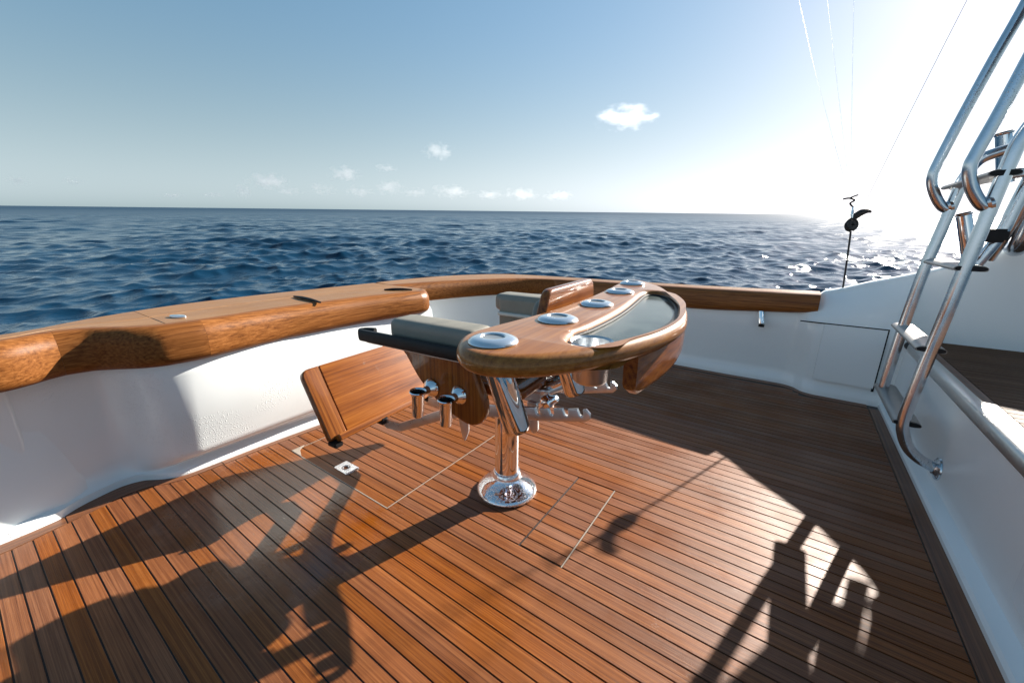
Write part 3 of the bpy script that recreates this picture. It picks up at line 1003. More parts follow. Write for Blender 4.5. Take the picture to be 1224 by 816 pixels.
# ------------------------------------------------------------------ mezzanine step on the right
mz = thing('mezzanine', (0.9, 2.2, 0), 'white mezzanine step with a satin coaming rail and dark teak top at the right edge', 'deck step')
secs = []
for y in (-1.1, 0.5, 2.0, 3.0, 3.55):
    P = [(XR_OUT - 0.006, y, -0.02), (XR_OUT - 0.006, y, 0.018), (XR_OUT + 0.002, y, 0.03), (0.688, y, 0.04), (0.697, y, 0.046), (0.701, y, 0.06), (0.702, y, 0.2), (0.704, y, 0.36), (0.706, y, 0.43), (0.72, y, 0.435)]
    secs.append(P)
link('riser', loft(secs, ang=30), M_WHITE, mz)
def bolster(y0, y1):
    secs = []
    for y, sh in ((y0, 0.7), (y0 + 0.006, 0.92), (y0 + 0.015, 1), (y1 - 0.015, 1), (y1 - 0.006, 0.92), (y1, 0.7)):
        P = []
        for k in range(20):
            a = 2 * math.pi * k / 20
            cx, cz = 0.722, 0.450
            px, pz = math.cos(a), math.sin(a)
            px = math.copysign(abs(px) ** 0.75, px) * 0.033 * sh; pz = math.copysign(abs(pz) ** 0.75, pz) * 0.034 * sh
            P.append((cx + px, y, cz + pz))
        secs.append(P)
    return loft(secs, closed=True, ang=50)
for y0, y1 in ((-0.6, 1.748), (1.752, 3.40)):
    link('coaming_rail', bolster(y0, y1), M_COAMING, mz)
link('coaming_end', tube([(0.715, 3.385, 0.455), (0.71, 3.44, 0.455)], 0.028, 14), M_RUBBER, mz)
link('underlay', box(0.765, 2.6, 0.2, 3.62, 0.40, 0.462, 0), M_CAULK, mz)
for k in range(64):
    ya = 0.25 + k * PITCH
    me = plank_mesh(0.80, 2.55, 0.80, 2.55, ya, ya + PITCH, 0.02)
    me.transform(Matrix.Translation((0, 0, 0.445)))
    link('plank', me, M_MEZZ, mz)
link('margin_board', box(0.757, 0.796, 0.2, 3.6, 0.45, 0.4655, 0.001), M_MARGIN, mz)
# locker groove at the right edge of the riser
link('locker_lid', slab(rounded([(0.35, 0.1), (1.62, 0.1), (1.62, 0.33), (0.35, 0.33)], 0.05), 0.012, 0.004, mtx=frame((0.702, 0, 0), (0, 1, 0), (0, 0, 1))), M_WHITE, mz)

# ------------------------------------------------------------------ boarding ladder
LN = Vector((0, 1, 0)); LT = Vector((1, 0, 0))
lad = thing('boarding_ladder', (0.6, 2.6, 0.1), 'silver tube ladder with three flat treads rising from the cockpit to the flybridge', 'ladder')
near = [(0.69, 2.398, 0.118), (0.665, 2.394, 0.130), (0.625, 2.388, 0.152), (0.585, 2.382, 0.190), (0.555, 2.378, 0.25), (0.541, 2.376, 0.32), (0.547, 2.377, 0.48), (0.566, 2.380, 0.74), (0.585, 2.383, 1.0), (0.600, 2.385, 1.2), (0.616, 2.388, 1.40), (0.631, 2.39, 1.50), (0.68, 2.39, 1.60), (0.78, 2.39, 1.63)]
far = [(0.533, 2.86, 0.325), (0.536, 2.861, 0.42), (0.543, 2.862, 0.6), (0.553, 2.863, 0.8), (0.567, 2.865, 1.0), (0.584, 2.868, 1.15), (0.602, 2.870, 1.32), (0.612, 2.870, 1.40), (0.65, 2.870, 1.48), (0.75, 2.870, 1.52)]
link('stringer', tube(near, 0.0235, 20), M_RAILMETAL, lad)
link('stringer', tube(far, 0.0235, 20), M_RAILMETAL, lad)
link('flange', lathe([(0, 0.0), (0.048, 0.0), (0.052, 0.004), (0.05, 0.010), (0.034, 0.016), (0.027, 0.024), (0, 0.024)], 28, Matrix.Translation((0.704, 2.4, 0.116)) @ Matrix.Rotation(R(-90), 4, 'Y')), M_RAILMETAL, lad)
for a in (0.5, 2.07, 3.64, 5.21):
    link('screw', lathe([(0, 0.004), (0.004, 0.0035), (0.0055, 0.001), (0.0055, 0)], 10, Matrix.Translation((0.6935, 2.4 + 0.041 * math.cos(a), 0.116 + 0.041 * math.sin(a))) @ Matrix.Rotation(R(-90), 4, 'Y')), M_CHROME, lad)
def tread(z, xc, w_, y_off, ln=0.56):
    P = []
    for k in range(16):
        a = 2 * math.pi * k / 16
        px = math.copysign(abs(math.cos(a)) ** 0.6, math.cos(a)) * w_ / 2
        pz = math.copysign(abs(math.sin(a)) ** 0.8, math.sin(a)) * 0.013
        P.append((px, pz))
    secs = []
    base = Vector((xc, 2.39, z))
    for s in (-0.018, ln - 0.02):
        secs.append([tuple(base + LN * s + LT * px + Vector((0, 0, pz + (0.006 * (1 - (2 * px / w_) ** 2))))) for px, pz in P])
    t_ = link('tread', loft(secs, closed=True, ang=50), M_TREAD, lad)
    for s in (-0.021, ln - 0.017):
        sec = [tuple(base + LN * (s + d) + LT * px * 0.92 + Vector((0, 0, pz * 0.8 + 0.003))) for d in (-0.004,) for px, pz in P]
        sec2 = [tuple(base + LN * (s + 0.004) + LT * px * 0.92 + Vector((0, 0, pz * 0.8 + 0.003))) for px, pz in P]
        link('end_cap', loft([sec, sec2], closed=True), M_RUBBER, t_)
    return t_
tread(0.308, 0.553, 0.10, 0)
tread(0.66, 0.558, 0.10, 0)
tread(1.008, 0.60, 0.10, 0)
tread(1.365, 0.61, 0.09, 0, 0.62)
h2 = [(0.606, 2.386, 1.262), (0.585, 2.383, 1.25), (0.556, 2.378, 1.282), (0.528, 2.374, 1.335), (0.512, 2.371, 1.395), (0.52, 2.373, 1.45), (0.548, 2.377, 1.576), (0.577, 2.381, 1.725), (0.61, 2.386, 1.9), (0.66, 2.393, 2.2)]
h1 = [(0.60, 2.87, 1.275), (0.578, 2.867, 1.262), (0.545, 2.862, 1.296), (0.512, 2.857, 1.36), (0.499, 2.854, 1.415), (0.507, 2.856, 1.48), (0.545, 2.862, 1.665), (0.594, 2.869, 1.882), (0.637, 2.875, 2.055), (0.69, 2.883, 2.3)]
link('handrail', tube(h2, 0.021, 20), M_RAILMETAL, lad)
link('handrail', tube(h1, 0.021, 20), M_RAILMETAL, lad)
for p, d in ((h2[0], (-0.9, -0.13, -0.35)), (h1[0], (-0.9, -0.13, -0.35))):
    q = Vector(d).to_track_quat('Z', 'Y').to_matrix().to_4x4()
    q.translation = Vector(p) + Vector(d) * 0.0
    link('collar', lathe([(0.0215, 0.0), (0.029, 0.004), (0.029, 0.014), (0.022, 0.022)], 24, q), M_RAILMETAL, lad)

# flybridge overhang and its posts, rod holders beside the ladder
fb = thing('flybridge_overhang', (1.2, 2.2, 2.2), 'dark rounded underside edge of the flybridge at the top right corner', 'overhang')
link('overhang_edge', slab(rounded([(0.66, 0.9), (2.6, 0.9), (2.6, 3.3), (0.72, 3.3), (0.60, 2.6)], 0.12), 0.10, 0.04, mtx=Matrix.Translation((0, 0, 2.30))), M_GREYCAP, fb)
def rod_holder(a, b, r, label, fl=None):
    a, b = Vector(a), Vector(b)
    d = (a - b)
    t_ = thing('rod_holder', tuple(b), label, 'rod holder', 'steel rod holders beside the ladder')
    q = d.to_track_quat('Z', 'Y').to_matrix().to_4x4(); q.translation = b
    L = d.length
    link('tube_body', lathe([(r * 0.8, 0.002), (r, 0.0), (r, L - 0.01), (r * 1.12, L - 0.006), (r * 1.14, L), (r * 0.98, L), (r * 0.86, L - 0.006), (r * 0.86, 0.01), (0, 0.01)], 28, q), M_CHROME, t_)
    link('liner_sleeve', lathe([(r * 0.85, L * 0.2), (r * 0.85, L + 0.003), (r * 0.93, L + 0.006), (r * 1.0, L + 0.003)], 28, q), M_RUBBER, t_)
    return t_
rod_holder((0.80, 3.3, 1.645), (0.86, 3.3, 1.40), 0.032, 'upper steel rod holder beside the ladder handrail')
rod_holder((0.742, 3.3, 1.25), (0.815, 3.3, 1.02), 0.032, 'lower steel rod holder behind the ladder, above the white flare')
st = thing('support_frame', (0.95, 3.3, 0.9), 'silver tube frame slanting up behind the ladder that carries the rod holders', 'tube frame')
link('brace_or_blocker', tube([(0.86, 3.34, 0.98), (0.914, 3.34, 1.143), (0.94, 3.34, 1.345), (1.02, 3.34, 1.9), (1.06, 3.34, 2.25)], 0.028, 18), M_RAILMETAL, st)
link('brace_or_blocker', tube([(0.955, 3.56, 1.0), (1.0, 3.46, 1.35), (1.08, 3.34, 2.25)], 0.03, 16), M_RAILMETAL, st)  # placed and thickened so that its shadow closes a sunlit gap on deck
link('brace_or_blocker', tube([(1.05, 3.63, 1.075), (1.045, 3.5, 1.10), (1.06, 3.46, 1.5), (1.10, 3.40, 2.25)], [0.035, 0.045, 0.045, 0.04], 18), M_RAILMETAL, st)  # added tube, mostly out of view, blocks sun from the deck
link('cross_bar', tube([(0.70, 3.32, 1.40), (0.95, 3.34, 1.47), (1.2, 3.34, 1.5)], 0.016, 14), M_RAILMETAL, st)
link('mount_plate', slab(rounded([(0.66, 0.0), (0.9, 0.05), (1.1, 0.07), (1.1, 0.1), (0.9, 0.1), (0.7, 0.06)], 0.02), 0.09, 0.01, mtx=frame((0, 3.3, 1.375), (1, 0, 0), (0, 0, 1))), M_BRUSH, st)
link('clamp_block', box(0.80, 0.93, 3.27, 3.33, 1.10, 1.17, 0.012), M_RUBBER, st)

# ------------------------------------------------------------------ halyard and rigging lines
hal = thing('outrigger_halyard', (0.34, 3.72, 0.76), 'black cord with pulley and clip standing up from the white flare at the right', 'halyard')
link('cord', tube([(0.342, 3.72, 0.75), (0.330, 3.735, 0.95), (0.320, 3.75, 1.1), (0.316, 3.76, 1.155)], 0.006, 8), M_CORD, hal)
pu = link('pulley', lathe([(0.010, -0.016), (0.034, -0.016), (0.036, -0.010), (0.026, 0.0), (0.036, 0.010), (0.034, 0.016), (0.010, 0.016), (0.010, -0.016)], 24, Matrix.Translation((0.313, 3.765, 1.195)) @ Matrix.Rotation(R(70), 4, 'X') @ Matrix.Rotation(R(20), 4, 'Y')), M_CORD, hal)
link('pulley_strap', tube([(0.316, 3.76, 1.155), (0.29, 3.765, 1.17), (0.281, 3.765, 1.205), (0.305, 3.768, 1.24), (0.335, 3.768, 1.225), (0.343, 3.765, 1.19), (0.325, 3.76, 1.16)], 0.008, 8), M_CORD, hal)
link('swivel', tube([(0.309, 3.77, 1.235), (0.305, 3.775, 1.27), (0.300, 3.78, 1.32)], [0.007, 0.011, 0.006], 8), M_CHROME, hal)
link('clip_body', tube([(0.316, 3.775, 1.235), (0.330, 3.778, 1.262), (0.355, 3.78, 1.283), (0.385, 3.78, 1.290), (0.405, 3.78, 1.283)], [0.012, 0.022, 0.022, 0.014, 0.006], 10), M_CORD, hal)
link('hook', tube([(0.300, 3.78, 1.32), (0.28, 3.785, 1.345), (0.30, 3.79, 1.365), (0.27, 3.79, 1.38), (0.235, 3.79, 1.375)], 0.006, 8), M_CORD, hal)
link('hook', tube([(0.27, 3.79, 1.38), (0.30, 3.79, 1.395), (0.315, 3.79, 1.40)], 0.005, 8), M_CORD, hal)
for pts, lab in (([(0.351, 3.78, 1.312), (0.62, 3.80, 2.52), (0.80, 3.8, 3.2)], 'thin grey rigging line running up right from the clip, rightmost of the four'),
                 ([(0.262, 3.79, 1.40), (-0.04, 3.8, 2.15), (-0.26, 3.8, 2.75), (-0.42, 3.8, 3.2)], 'pale rigging line leaning left above the clip, leftmost of the four'),
                 ([(0.266, 3.79, 1.41), (0.09, 3.8, 2.05), (-0.09, 3.8, 2.70), (-0.22, 3.8, 3.2)], 'pale rigging line second from the left above the clip'),
                 ([(0.275, 3.79, 1.40), (0.17, 3.8, 2.0), (0.06, 3.8, 2.65), (-0.03, 3.8, 3.2)], 'pale rigging line nearly upright, third from the left above the clip')):
    o = link('rigging_line', tube(pts, 0.0018 if 'rightmost' not in lab else 0.0014, 6, res=4), M_LINE if 'rightmost' not in lab else M_LINEGREY)
    tag(o, lab, 'rope', 'rigging lines above the halyard clip')

# ------------------------------------------------------------------ fighting chair (local axes: x to the bow, y athwart, z up)
ch = thing('fighting_chair', (-0.911, 1.283, 0), 'varnished teak fishing chair with curved rod table on a chromed pedestal amid the deck', 'fishing chair', rotz=R(3.5), local=True)
link('pedestal_base', lathe([(0, 0.0), (0.132, 0.0), (0.137, 0.006), (0.136, 0.014), (0.128, 0.024), (0.104, 0.040), (0.082, 0.056), (0.066, 0.072), (0.062, 0.080), (0.062, 0.098), (0.056, 0.104), (0, 0.104)], 64, ang=60), M_CHROMEDROP, ch)
link('pedestal_column', lathe([(0.0535, 0.08), (0.0535, 0.56), (0, 0.56)], 48), M_CHROME, ch)
link('pedestal_collar', lathe([(0.0545, 0.44), (0.062, 0.444), (0.062, 0.475), (0.075, 0.49), (0.075, 0.53), (0.0545, 0.534)], 40), M_CHROME, ch)
# seat
seat = link('seat', slab(rounded([(-0.27, -0.27), (0.22, -0.27), (0.22, 0.27), (-0.27, 0.27)], 0.05), 0.045, 0.016, mtx=Matrix.Translation((0, 0, 0.605))), M_VAR[1], ch)
link('seat_cushion', slab(rounded([(-0.24, -0.235), (0.16, -0.235), (0.16, 0.235), (-0.24, 0.235)], 0.06), 0.04, 0.018, mtx=Matrix.Translation((0, 0, 0.647))), M_VINYL, seat)
link('seat_casting', slab(rounded([(-0.16, -0.13), (0.24, -0.10), (0.27, 0.0), (0.24, 0.10), (-0.16, 0.13)], 0.03), 0.025, 0.006, mtx=Matrix.Translation((0, 0, 0.565))), M_BRUSH, ch)
link('hinge_block', box(0.135, 0.212, -0.10, -0.045, 0.515, 0.575, 0.004), M_BRUSH, ch)
link('lock_lever', slab(rounded([(0.155, 0.52), (0.200, 0.52), (0.205, 0.40), (0.185, 0.385), (0.168, 0.41)], 0.012), 0.016, 0.003, mtx=frame((0, -0.10, 0), (1, 0, 0), (0, 0, 1))), M_BRUSH, ch)
link('lock_lever', slab(rounded([(-0.19, 0.37), (-0.135, 0.385), (-0.135, 0.30), (-0.155, 0.25), (-0.165, 0.26)], 0.01), 0.014, 0.003, mtx=frame((0, -0.10, 0), (1, 0, 0), (0, 0, 1))), M_BRUSH, ch)
link('clamp_bolt', lathe([(0, 0), (0.022, 0), (0.026, 0.006), (0.026, 0.03), (0.018, 0.036), (0.012, 0.06), (0, 0.06)], 20, Matrix.Translation((0.245, -0.14, 0.545)) @ Matrix.Rotation(R(60), 4, 'Y')), M_CHROME, ch)
link('table_strut', tube([(0.20, -0.06, 0.56), (0.34, -0.06, 0.66), (0.47, -0.05, 0.86)], 0.018, 14, curve=False), M_CHROME, ch)
link('table_strut', tube([(0.20, 0.10, 0.56), (0.34, 0.10, 0.66), (0.47, 0.10, 0.86)], 0.018, 14, curve=False), M_CHROME, ch)
link('table_bracket', slab([(0.10, 0.58), (0.22, 0.58), (0.42, 0.865), (0.27, 0.865)], 0.012, 0.002, mtx=frame((0, 0.02, 0), (1, 0, 0), (0, 0, 1))), M_BRUSH, ch)
# notched footrest arms
def foot_arm(v):
    top = [(-0.64, 0.245), (-0.60, 0.262), (-0.50, 0.268), (-0.385, 0.325), (-0.256, 0.392), (-0.15, 0.436), (-0.05, 0.468), (0.07, 0.497), (0.17, 0.517)]
    n_ = []
    x = 0.20
    zt = lambda x: 0.521 + (x - 0.2) * 0.22
    for k in range(4):
        xs_ = 0.215 + k * 0.055
        n_ += [(xs_, zt(xs_)), (xs_ + 0.010, zt(xs_) - 0.022), (xs_ + 0.019, zt(xs_) - 0.025), (xs_ + 0.024, zt(xs_) - 0.018), (xs_ + 0.020, zt(xs_) + 0.002)]
    endp = [(0.41, 0.566), (0.427, 0.552), (0.428, 0.535), (0.413, 0.520)]
    bot = [(0.25, 0.479), (0.07, 0.447), (-0.05, 0.419), (-0.15, 0.386), (-0.256, 0.343), (-0.385, 0.278), (-0.50, 0.222), (-0.60, 0.212)]
    return slab(top + n_ + endp + bot, 0.014, 0.003, mtx=frame((0, v, 0), (1, 0, 0), (0, 0, 1)))
for v in (-0.15, 0.15):
    link('footrest_arm', foot_arm(v), M_BRUSH, ch)
# footrest board: leans back towards the stern
b0, t0 = Vector((-0.655, 0, 0.25)), Vector((-0.815, 0, 0.545))
ex = Vector((0, 1, 0)); ey = (t0 - b0).normalized(); Hh = (t0 - b0).length
fr = bpy.data.objects.new('footrest', slab(rounded([(-0.335, 0), (0.335, 0), (0.335, Hh), (-0.335, Hh)], 0.004), 0.03, 0.004, mtx=frame(b0, ex, ey)))
fr.data.materials.append(M_VAR[1]); COL.objects.link(fr); fr.parent = ch; fr.data.name = 'footrest'
for s in (-1, 1):
    o_ = [(s * 0.338, 0.0), (s * 0.425, 0.0), (s * 0.425, Hh), (s * 0.338, Hh)]
    rads = [0.002, 0.012, 0.05, 0.002]
    if s < 0: o_ = o_[::-1]; rads = rads[::-1]
    c = link('end_batten', slab(rounded(o_, rads), 0.033, 0.007), M_VAR[1], fr)
    c.matrix_local = frame(b0, ex, ey)
link('foot_ledge', slab(rounded([(-0.40, -0.02), (0.40, -0.02), (0.40, 0.02), (-0.40, 0.02)], 0.008), 0.03, 0.005, mtx=frame(b0 + Vector((0.028, 0, 0.016)), ex, (0.85, 0, 0.5))), M_VAR[1], fr)
link('rubber_foot', box(-0.668, -0.612, -0.425, -0.385, 0.228, 0.25, 0.004), M_RUBBER, fr)
link('rubber_foot', box(-0.668, -0.612, 0.385, 0.425, 0.228, 0.25, 0.004), M_RUBBER, fr)
link('arm_bracket', box(-0.645, -0.60, -0.175, -0.14, 0.236, 0.268, 0.003), M_RUBBER, fr)
link('arm_bracket', box(-0.645, -0.60, 0.14, 0.175, 0.236, 0.268, 0.003), M_RUBBER, fr)
# armrests
def armrest(s):
    pan = [(-0.235, 0.752), (-0.197, 0.72), (-0.137, 0.636), (-0.036, 0.553), (0.03, 0.528), (0.08, 0.512), (0.125, 0.525), (0.153, 0.565), (0.150, 0.62), (0.117, 0.69), (0.10, 0.752)]
    pan = [(x, z) for x, z in pan]
    poly = rounded(pan, [0.0, 0.02, 0.03, 0.03, 0.02, 0.02, 0.02, 0.02, 0.03, 0.03, 0.0], 4)
    pl = link('armrest', slab(poly, 0.036, 0.012, mtx=frame((0, s * 0.362, 0), (1, 0, 0), (0, 0, 1))), M_VAR[2], ch)
    # tray under the cushion, rubber rim outside, cushion on top
    x0 = -0.36 if s < 0 else -0.22
    link('arm_tray', slab(rounded([(x0, -0.085), (0.13, -0.085), (0.13, 0.07), (max(x0, -0.25), 0.07)], 0.02), 0.016, 0.005, mtx=Matrix.Translation((0, s * 0.335, 0.757))), M_PALEPLASTIC, pl)
    y = s * 0.424
    yi = s * 0.385
    if s < 0: link('arm_rim', loft_rim([(-0.335, yi), (-0.365, yi + s * 0.012), (-0.377, yi + s * 0.03), (-0.36, y), (-0.32, y + s * 0.002), (0.13, y)], 0.757, 0.800), M_RUBBER, pl)
    cu_ = link('arm_cushion', pad(-0.25, 0.125, s * 0.275, s * 0.398, 0.767, 0.848), M_VINYL, pl)
    pz, pa, pb = 0.838, s * 0.290, s * 0.383
    link('piping', tube([(-0.235, pa, pz), (-0.242, (pa + pb) / 2, pz + 0.001), (-0.235, pb, pz)] + [(x, pb, pz + 0.003 * math.sin(math.pi * (x + 0.25) / 0.375)) for x in np.linspace(-0.19, 0.07, 6)] + [(0.11, pb, pz)], 0.0028, 8, res=4), M_VINYL, cu_)
    link('inner_pad', pad(-0.22, 0.125, s * 0.27, s * 0.312, 0.655, 0.835), M_VINYL, pl)
    # rod holder cups on the outer face
    for u, lean in ((-0.073, 0), (0.048, 0)):
        q = Matrix.Translation((u, s * 0.381, 0.619)) @ Matrix.Rotation(R(90) * (1 if s < 0 else -1), 4, 'X')
        f_ = link('rod_cup', lathe([(0, 0), (0.031, 0.0), (0.033, 0.004), (0.030, 0.009), (0.022, 0.016), (0.015, 0.022), (0.013, 0.05), (0.016, 0.062), (0, 0.062)], 28, q), M_CHROME, pl)
        cx, cy = u + 0.006, s * 0.460
        q2 = Matrix.Translation((cx, cy, 0.545)) @ Matrix.Rotation(R(4), 4, 'Y')
        link('cup_tube', lathe([(0, 0), (0.017, 0.0), (0.019, 0.003), (0.021, 0.075), (0.025, 0.086), (0.029, 0.091), (0.027, 0.094), (0.023, 0.090), (0.018, 0.076), (0.016, 0.02), (0, 0.02)], 32, q2), M_CHROME, f_)
        link('cup_liner', lathe([(0.0, 0.03), (0.0155, 0.03), (0.0175, 0.076), (0.0225, 0.0895)], 28, q2), M_RUBBER, f_)
    return pl
def loft_rim(path, z0, z1):
    pts = catmull(path, 5, False)
    secs = []
    n = len(pts)
    for i, p in enumerate(pts):
        a = Vector(pts[max(i - 1, 0)]); b = Vector(pts[min(i + 1, n - 1)])
        d = (b - a).normalized(); nn = Vector((-d.y, d.x))
        P = []
        for k in range(10):
            an = 2 * math.pi * k / 10
            h = math.copysign(abs(math.cos(an)) ** 0.6, math.cos(an)) * 0.011
            v = math.copysign(abs(math.sin(an)) ** 0.6, math.sin(an)) * (z1 - z0) / 2
            P.append((p[0] + nn.x * h, p[1] + nn.y * h, (z0 + z1) / 2 + v))
        secs.append(P)
    return loft(secs, closed=True, ang=50)
def pad(x0, x1, ya, yb, z0, z1):
    y0, y1 = min(ya, yb), max(ya, yb)
    bm = bmesh.new()
    bmesh.ops.create_cube(bm, size=1)
    for v in bm.verts:
        v.co = Vector(((x0 + x1) / 2 + v.co.x * (x1 - x0), (y0 + y1) / 2 + v.co.y * (y1 - y0), (z0 + z1) / 2 + v.co.z * (z1 - z0)))
    bmesh.ops.bevel(bm, geom=bm.edges[:], offset=min(0.03, (y1 - y0) * 0.42, (z1 - z0) * 0.42), segments=4, affect='EDGES', profile=0.6)
    for v in bm.verts:     # a little stuffing
        u = (v.co.x - x0) / (x1 - x0); w_ = (v.co.y - y0) / (y1 - y0)
        if v.co.z > (z0 + z1) / 2:
            v.co.z += 0.006 * math.sin(math.pi * u) * math.sin(math.pi * w_)
    return from_bm(bm, 60)
armrest(-1)
armrest(1)
# backrest
br = rounded([(-0.30, 0.70), (0.30, 0.70), (0.245, 0.962), (-0.165, 0.962)], [0.02, 0.02, 0.04, 0.03], 5)
bk = link('backrest', slab(br, 0.036, 0.012, mtx=frame((0.252, 0, 0), (0, 1, 0), (0, 0, 1))), M_VAR[1], ch)
link('backrest_cushion', slab(rounded([(-0.25, 0.70), (0.25, 0.70), (0.22, 0.92), (-0.16, 0.92)], 0.04), 0.03, 0.012, mtx=frame((0.218, 0, 0), (0, 1, 0), (0, 0, 1))), M_VINYL, bk)
# rod table
TZ, TT = 0.890, 0.050
outl = [(0.293, -0.684), (0.262, -0.62), (0.262, -0.55), (0.277, -0.443), (0.298, -0.306), (0.309, -0.15), (0.312, 0.0), (0.309, 0.15), (0.302, 0.306), (0.288, 0.47), (0.285, 0.593), (0.298, 0.665),
        (0.335, 0.70), (0.395, 0.655), (0.45, 0.578), (0.505, 0.486), (0.592, 0.266), (0.650, 0.10), (0.680, -0.06), (0.690, -0.19), (0.672, -0.33), (0.632, -0.463), (0.59, -0.561), (0.545, -0.634), (0.484, -0.70), (0.41, -0.738), (0.344, -0.73)]
outl = catmull(outl, 6)
tray = [(0.474, -0.44), (0.486, -0.366), (0.493, -0.201), (0.490, -0.06), (0.481, 0.079), (0.468, 0.24), (0.469, 0.31), (0.485, 0.335), (0.515, 0.335), (0.545, 0.31), (0.573, 0.262), (0.618, 0.126), (0.642, -0.02), (0.652, -0.14), (0.643, -0.27), (0.625, -0.36),
        (0.600, -0.435), (0.592, -0.47), (0.588, -0.515), (0.565, -0.545), (0.535, -0.555), (0.503, -0.54), (0.484, -0.50), (0.480, -0.46)]
tray = catmull(tray, 5)
discs = [(0.365, -0.645), (0.393, -0.372), (0.403, -0.092), (0.388, 0.22), (0.362, 0.505)]
tb = link('rod_table', slab(outl, TT, 0.024, holes=(tray,), mtx=Matrix.Translation((0, 0, TZ)), res=5, ang=60), M_TABLE, ch)
def inset(loop, d):
    c = Vector((sum(p[0] for p in loop) / len(loop), sum(p[1] for p in loop) / len(loop)))
    out_ = []
    n = len(loop)
    for i, p in enumerate(loop):
        a = Vector(loop[i - 1]); b = Vector(loop[(i + 1) % n])
        t_ = (b - a).normalized(); nn = Vector((-t_.y, t_.x))
        out_.append((p[0] + nn.x * d, p[1] + nn.y * d))
    return out_
area = sum(tray[i - 1][0] * tray[i][1] - tray[i][0] * tray[i - 1][1] for i in range(len(tray)))
sg = 1 if area > 0 else -1
link('tray_gasket', slab(inset(tray, -sg * 0.006), 0.008, 0.002, holes=(inset(tray, sg * 0.008),), mtx=Matrix.Translation((0, 0, TZ + TT / 2 - 0.018))), M_RUBBER, tb)
cupc = (0.5385, -0.500)
cup_hole = [(cupc[0] + 0.047 * math.cos(a), cupc[1] + 0.047 * math.sin(a)) for a in np.linspace(0, 2 * math.pi, 40, endpoint=False)]
link('tray_lid', slab(inset(tray, sg * 0.004), 0.006, 0.001, holes=(cup_hole,), mtx=Matrix.Translation((0, 0, TZ + TT / 2 - 0.022))), M_TRAYGLASS, tb)
link('cup_holder', lathe([(0, -0.075), (0.036, -0.075), (0.039, -0.07), (0.044, 0.012), (0.049, 0.016), (0.051, 0.013), (0.0465, 0.006), (0.042, -0.075), (0.037, -0.081), (0, -0.081)], 40, Matrix.Translation((cupc[0], cupc[1], TZ + TT / 2 - 0.022))), M_BRUSH, tb)
for i, (u, v) in enumerate(discs):
    q = Matrix.Translation((u, v, TZ + TT / 2))
    dsc = link('rod_socket', lathe([(0.0, -0.002), (0.054, -0.001), (0.056, 0.002), (0.054, 0.006), (0.045, 0.011), (0.034, 0.0135), (0.028, 0.013), (0.0255, 0.010)], 48, q), M_DISC, tb)
    link('socket_cap', lathe([(0.0265, 0.0095), (0.012, 0.0075), (0.0, 0.0075)], 32, q), M_GREYCAP, dsc)
    bot = Vector((u + 0.055, v + 0.018, 0.705)); top = Vector((u + 0.004, v, 0.875))
    d = (bot - top)
    qq = d.to_track_quat('Z', 'Y').to_matrix().to_4x4(); qq.translation = top
    L = d.length
    link('socket_tube', lathe([(0.031, -0.01), (0.031, L - 0.012), (0.027, L - 0.002), (0.02, L), (0.012, L), (0.011, L - 0.02), (0, L - 0.02)], 32, qq), M_CHROME, dsc)
# curved apron hung under the outer edge
av = np.linspace(-0.365, 0.365, 31)
secs = []
for v in av:
    u = 0.655 - 0.045 * (v / 0.37) ** 2
    ed = min(1, (0.365 - abs(v)) / 0.03)
    rz = 0.018 * (1 - math.sqrt(max(0, 1 - (1 - ed) ** 2)))
    P = []
    z0, z1, th = 0.735 + rz, 0.866 - rz * 0.2, 0.018
    for k in range(14):
        a = 2 * math.pi * k / 14
        P.append((u - 0.014 + math.copysign(abs(math.cos(a)) ** 0.5, math.cos(a)) * th, v, (z0 + z1) / 2 + math.copysign(abs(math.sin(a)) ** 0.35, math.sin(a)) * (z1 - z0) / 2))
    secs.append(P)
link('table_apron', loft(secs, closed=True, ang=50), M_VAR[1], tb)

# ------------------------------------------------------------------ clouds
def cloud_material(amount):
    m = bpy.data.materials.new('cloud_vapour')
    m.use_nodes = True
    t = m.node_tree
    t.nodes.clear()
    o = N(t, 'ShaderNodeOutputMaterial')
    pv = N(t, 'ShaderNodeVolumePrincipled')
    pv.inputs['Color'].default_value = (0.97, 0.97, 0.98, 1)
    pv.inputs['Anisotropy'].default_value = 0.65
    tc = N(t, 'ShaderNodeTexCoord')
    oi = N(t, 'ShaderNodeObjectInfo')
    off = N(t, 'ShaderNodeVectorMath', operation='SCALE')
    off.inputs[0].default_value = (31.0, 17.0, 23.0)
    t.links.new(oi.outputs['Random'], off.inputs['Scale'])
    add = N(t, 'ShaderNodeVectorMath', operation='ADD')
    mp = N(t, 'ShaderNodeMapping')
    mp.inputs['Scale'].default_value = (1.5, 1.5, 1.0)
    t.links.new(tc.outputs['Object'], mp.inputs['Vector'])
    t.links.new(mp.outputs[0], add.inputs[0]); t.links.new(off.outputs[0], add.inputs[1])
    n = N(t, 'ShaderNodeTexNoise', Scale=1.5, Detail=7.0, Roughness=0.62)
    t.links.new(add.outputs[0], n.inputs['Vector'])
    ln = N(t, 'ShaderNodeVectorMath', operation='LENGTH')
    t.links.new(tc.outputs['Object'], ln.inputs[0])
    body = math_node(t, 'SUBTRACT', 1.0, ln.outputs['Value'])
    s = math_node(t, 'ADD', math_node(t, 'MULTIPLY', body, 0.55), math_node(t, 'MULTIPLY', math_node(t, 'SUBTRACT', n.outputs['Fac'], 0.6), 1.9))
    d = math_node(t, 'MULTIPLY', math_node(t, 'MAXIMUM', s, 0.0), amount)
    t.links.new(d, pv.inputs['Density'])
    t.links.new(pv.outputs[0], o.inputs['Volume'])
    return m
M_CLOUD = cloud_material(0.014)
M_CLOUDTHIN = cloud_material(0.008)
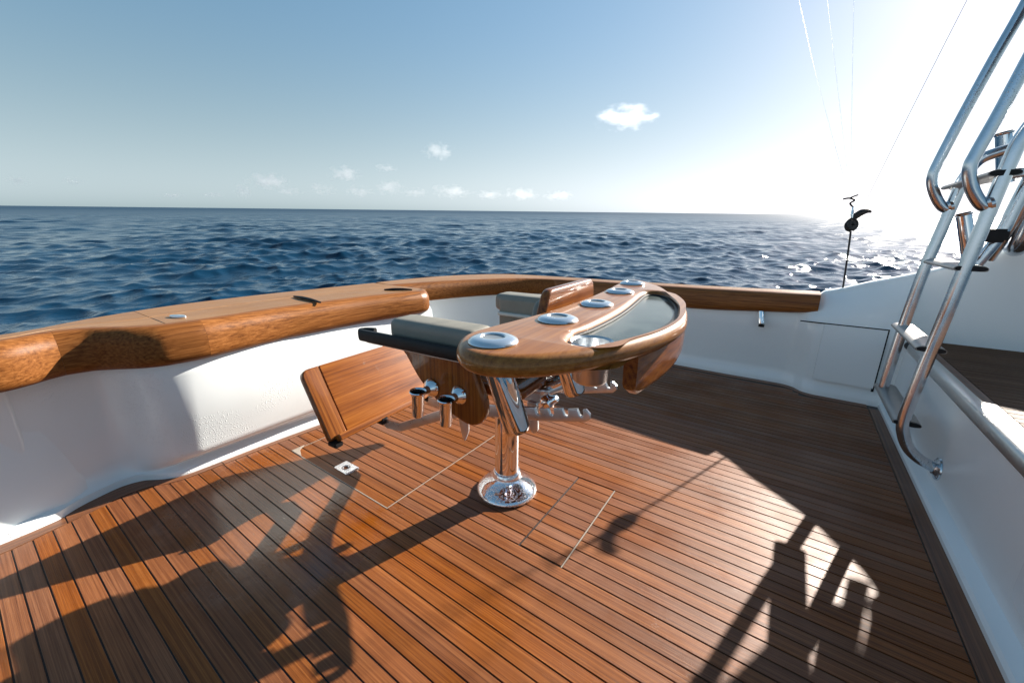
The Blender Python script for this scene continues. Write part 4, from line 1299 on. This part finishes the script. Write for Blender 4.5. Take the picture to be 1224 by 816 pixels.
def cloud(px, py, wpx, hpx, dist, label):
    c = Vector(((px - 612) / 472.35, -(py - 408) / 472.35, -1.0))
    dv = TRIM.to_3x3() @ (CAM_ROT @ c)
    p = TRIM @ CAM_LOC + dv * dist
    bm = bmesh.new()
    bmesh.ops.create_icosphere(bm, subdivisions=3, radius=1.0)
    me = from_bm(bm, 180)
    o = link('cloud', me, M_CLOUD if dist < 5000 else M_CLOUDTHIN)
    o.location = p
    sx = wpx * 0.85 / 472.35 * dist / 2; sz = hpx * 0.8 / 472.35 * dist / 2
    hd = math.atan2(dv.y, dv.x)
    o.rotation_euler = (0, 0, hd)
    o.scale = (sx * 0.8, sx, sz)
    tag(o, label, 'cloud', 'fair-weather clouds low over the sea')
CLOUDS = [(746, 141, 98, 38, 2600, 'largest white puffy cloud, high right of centre in the blue sky'),
          (525, 181, 56, 28, 3200, 'small bright cloud left of the largest one, above the middle of the horizon'),
          (412, 208, 54, 26, 4200, 'small flat cloud just left of the small bright cloud, low over the sea'),
          (461, 201, 36, 14, 4300, 'tiny thin cloud between two small clouds low over the sea'),
          (320, 217, 62, 30, 4600, 'pale puffy cloud above the horizon left of the middle'),
          (291, 228, 30, 26, 4600, 'little wispy cloud hugging the horizon at the left of the cloud row'),
          (22, 216, 30, 18, 4600, 'faint little cloud near the left edge of the sky'),
          (88, 217, 30, 16, 4600, 'faint little cloud second from the left edge of the sky'),
          (385, 226, 44, 20, 5200, 'low pale cloud standing on the horizon just left of the small flat cloud')]
ROW = [(345, 229, 40, 16), (430, 229, 46, 20), (466, 224, 50, 26), (496, 230, 44, 16), (540, 229, 64, 24), (585, 233, 50, 16), (622, 232, 58, 22), (668, 234, 48, 18), (205, 234, 40, 10), (255, 233, 34, 10)]
ROW.sort()
NTH = ['leftmost', 'second from the left', 'third from the left', 'fourth from the left', 'fifth from the left', 'fifth from the right', 'fourth from the right', 'third from the right', 'second from the right', 'rightmost']
CLOUDS += [(x, y, a, b, 6000, 'faint tiny puff in the lowest row of clouds on the horizon, ' + q) for (x, y, a, b), q in zip(ROW, NTH)]
for c in CLOUDS:
    cloud(*c)

# ------------------------------------------------------------------ bring everything on the boat into the level world
bpy.context.view_layer.update()
for o in list(scene.objects):
    if o.parent is None and o.type in {'MESH', 'EMPTY'} and o.name.split('.')[0] not in ('sea', 'cloud'):
        o.matrix_world = TRIM @ o.matrix_world

scene.cycles.volume_bounces = 8
scene.cycles.max_bounces = 8
scene.cycles.sample_clamp_indirect = 8.0
print('planks', nplank, 'objects', len(scene.objects))
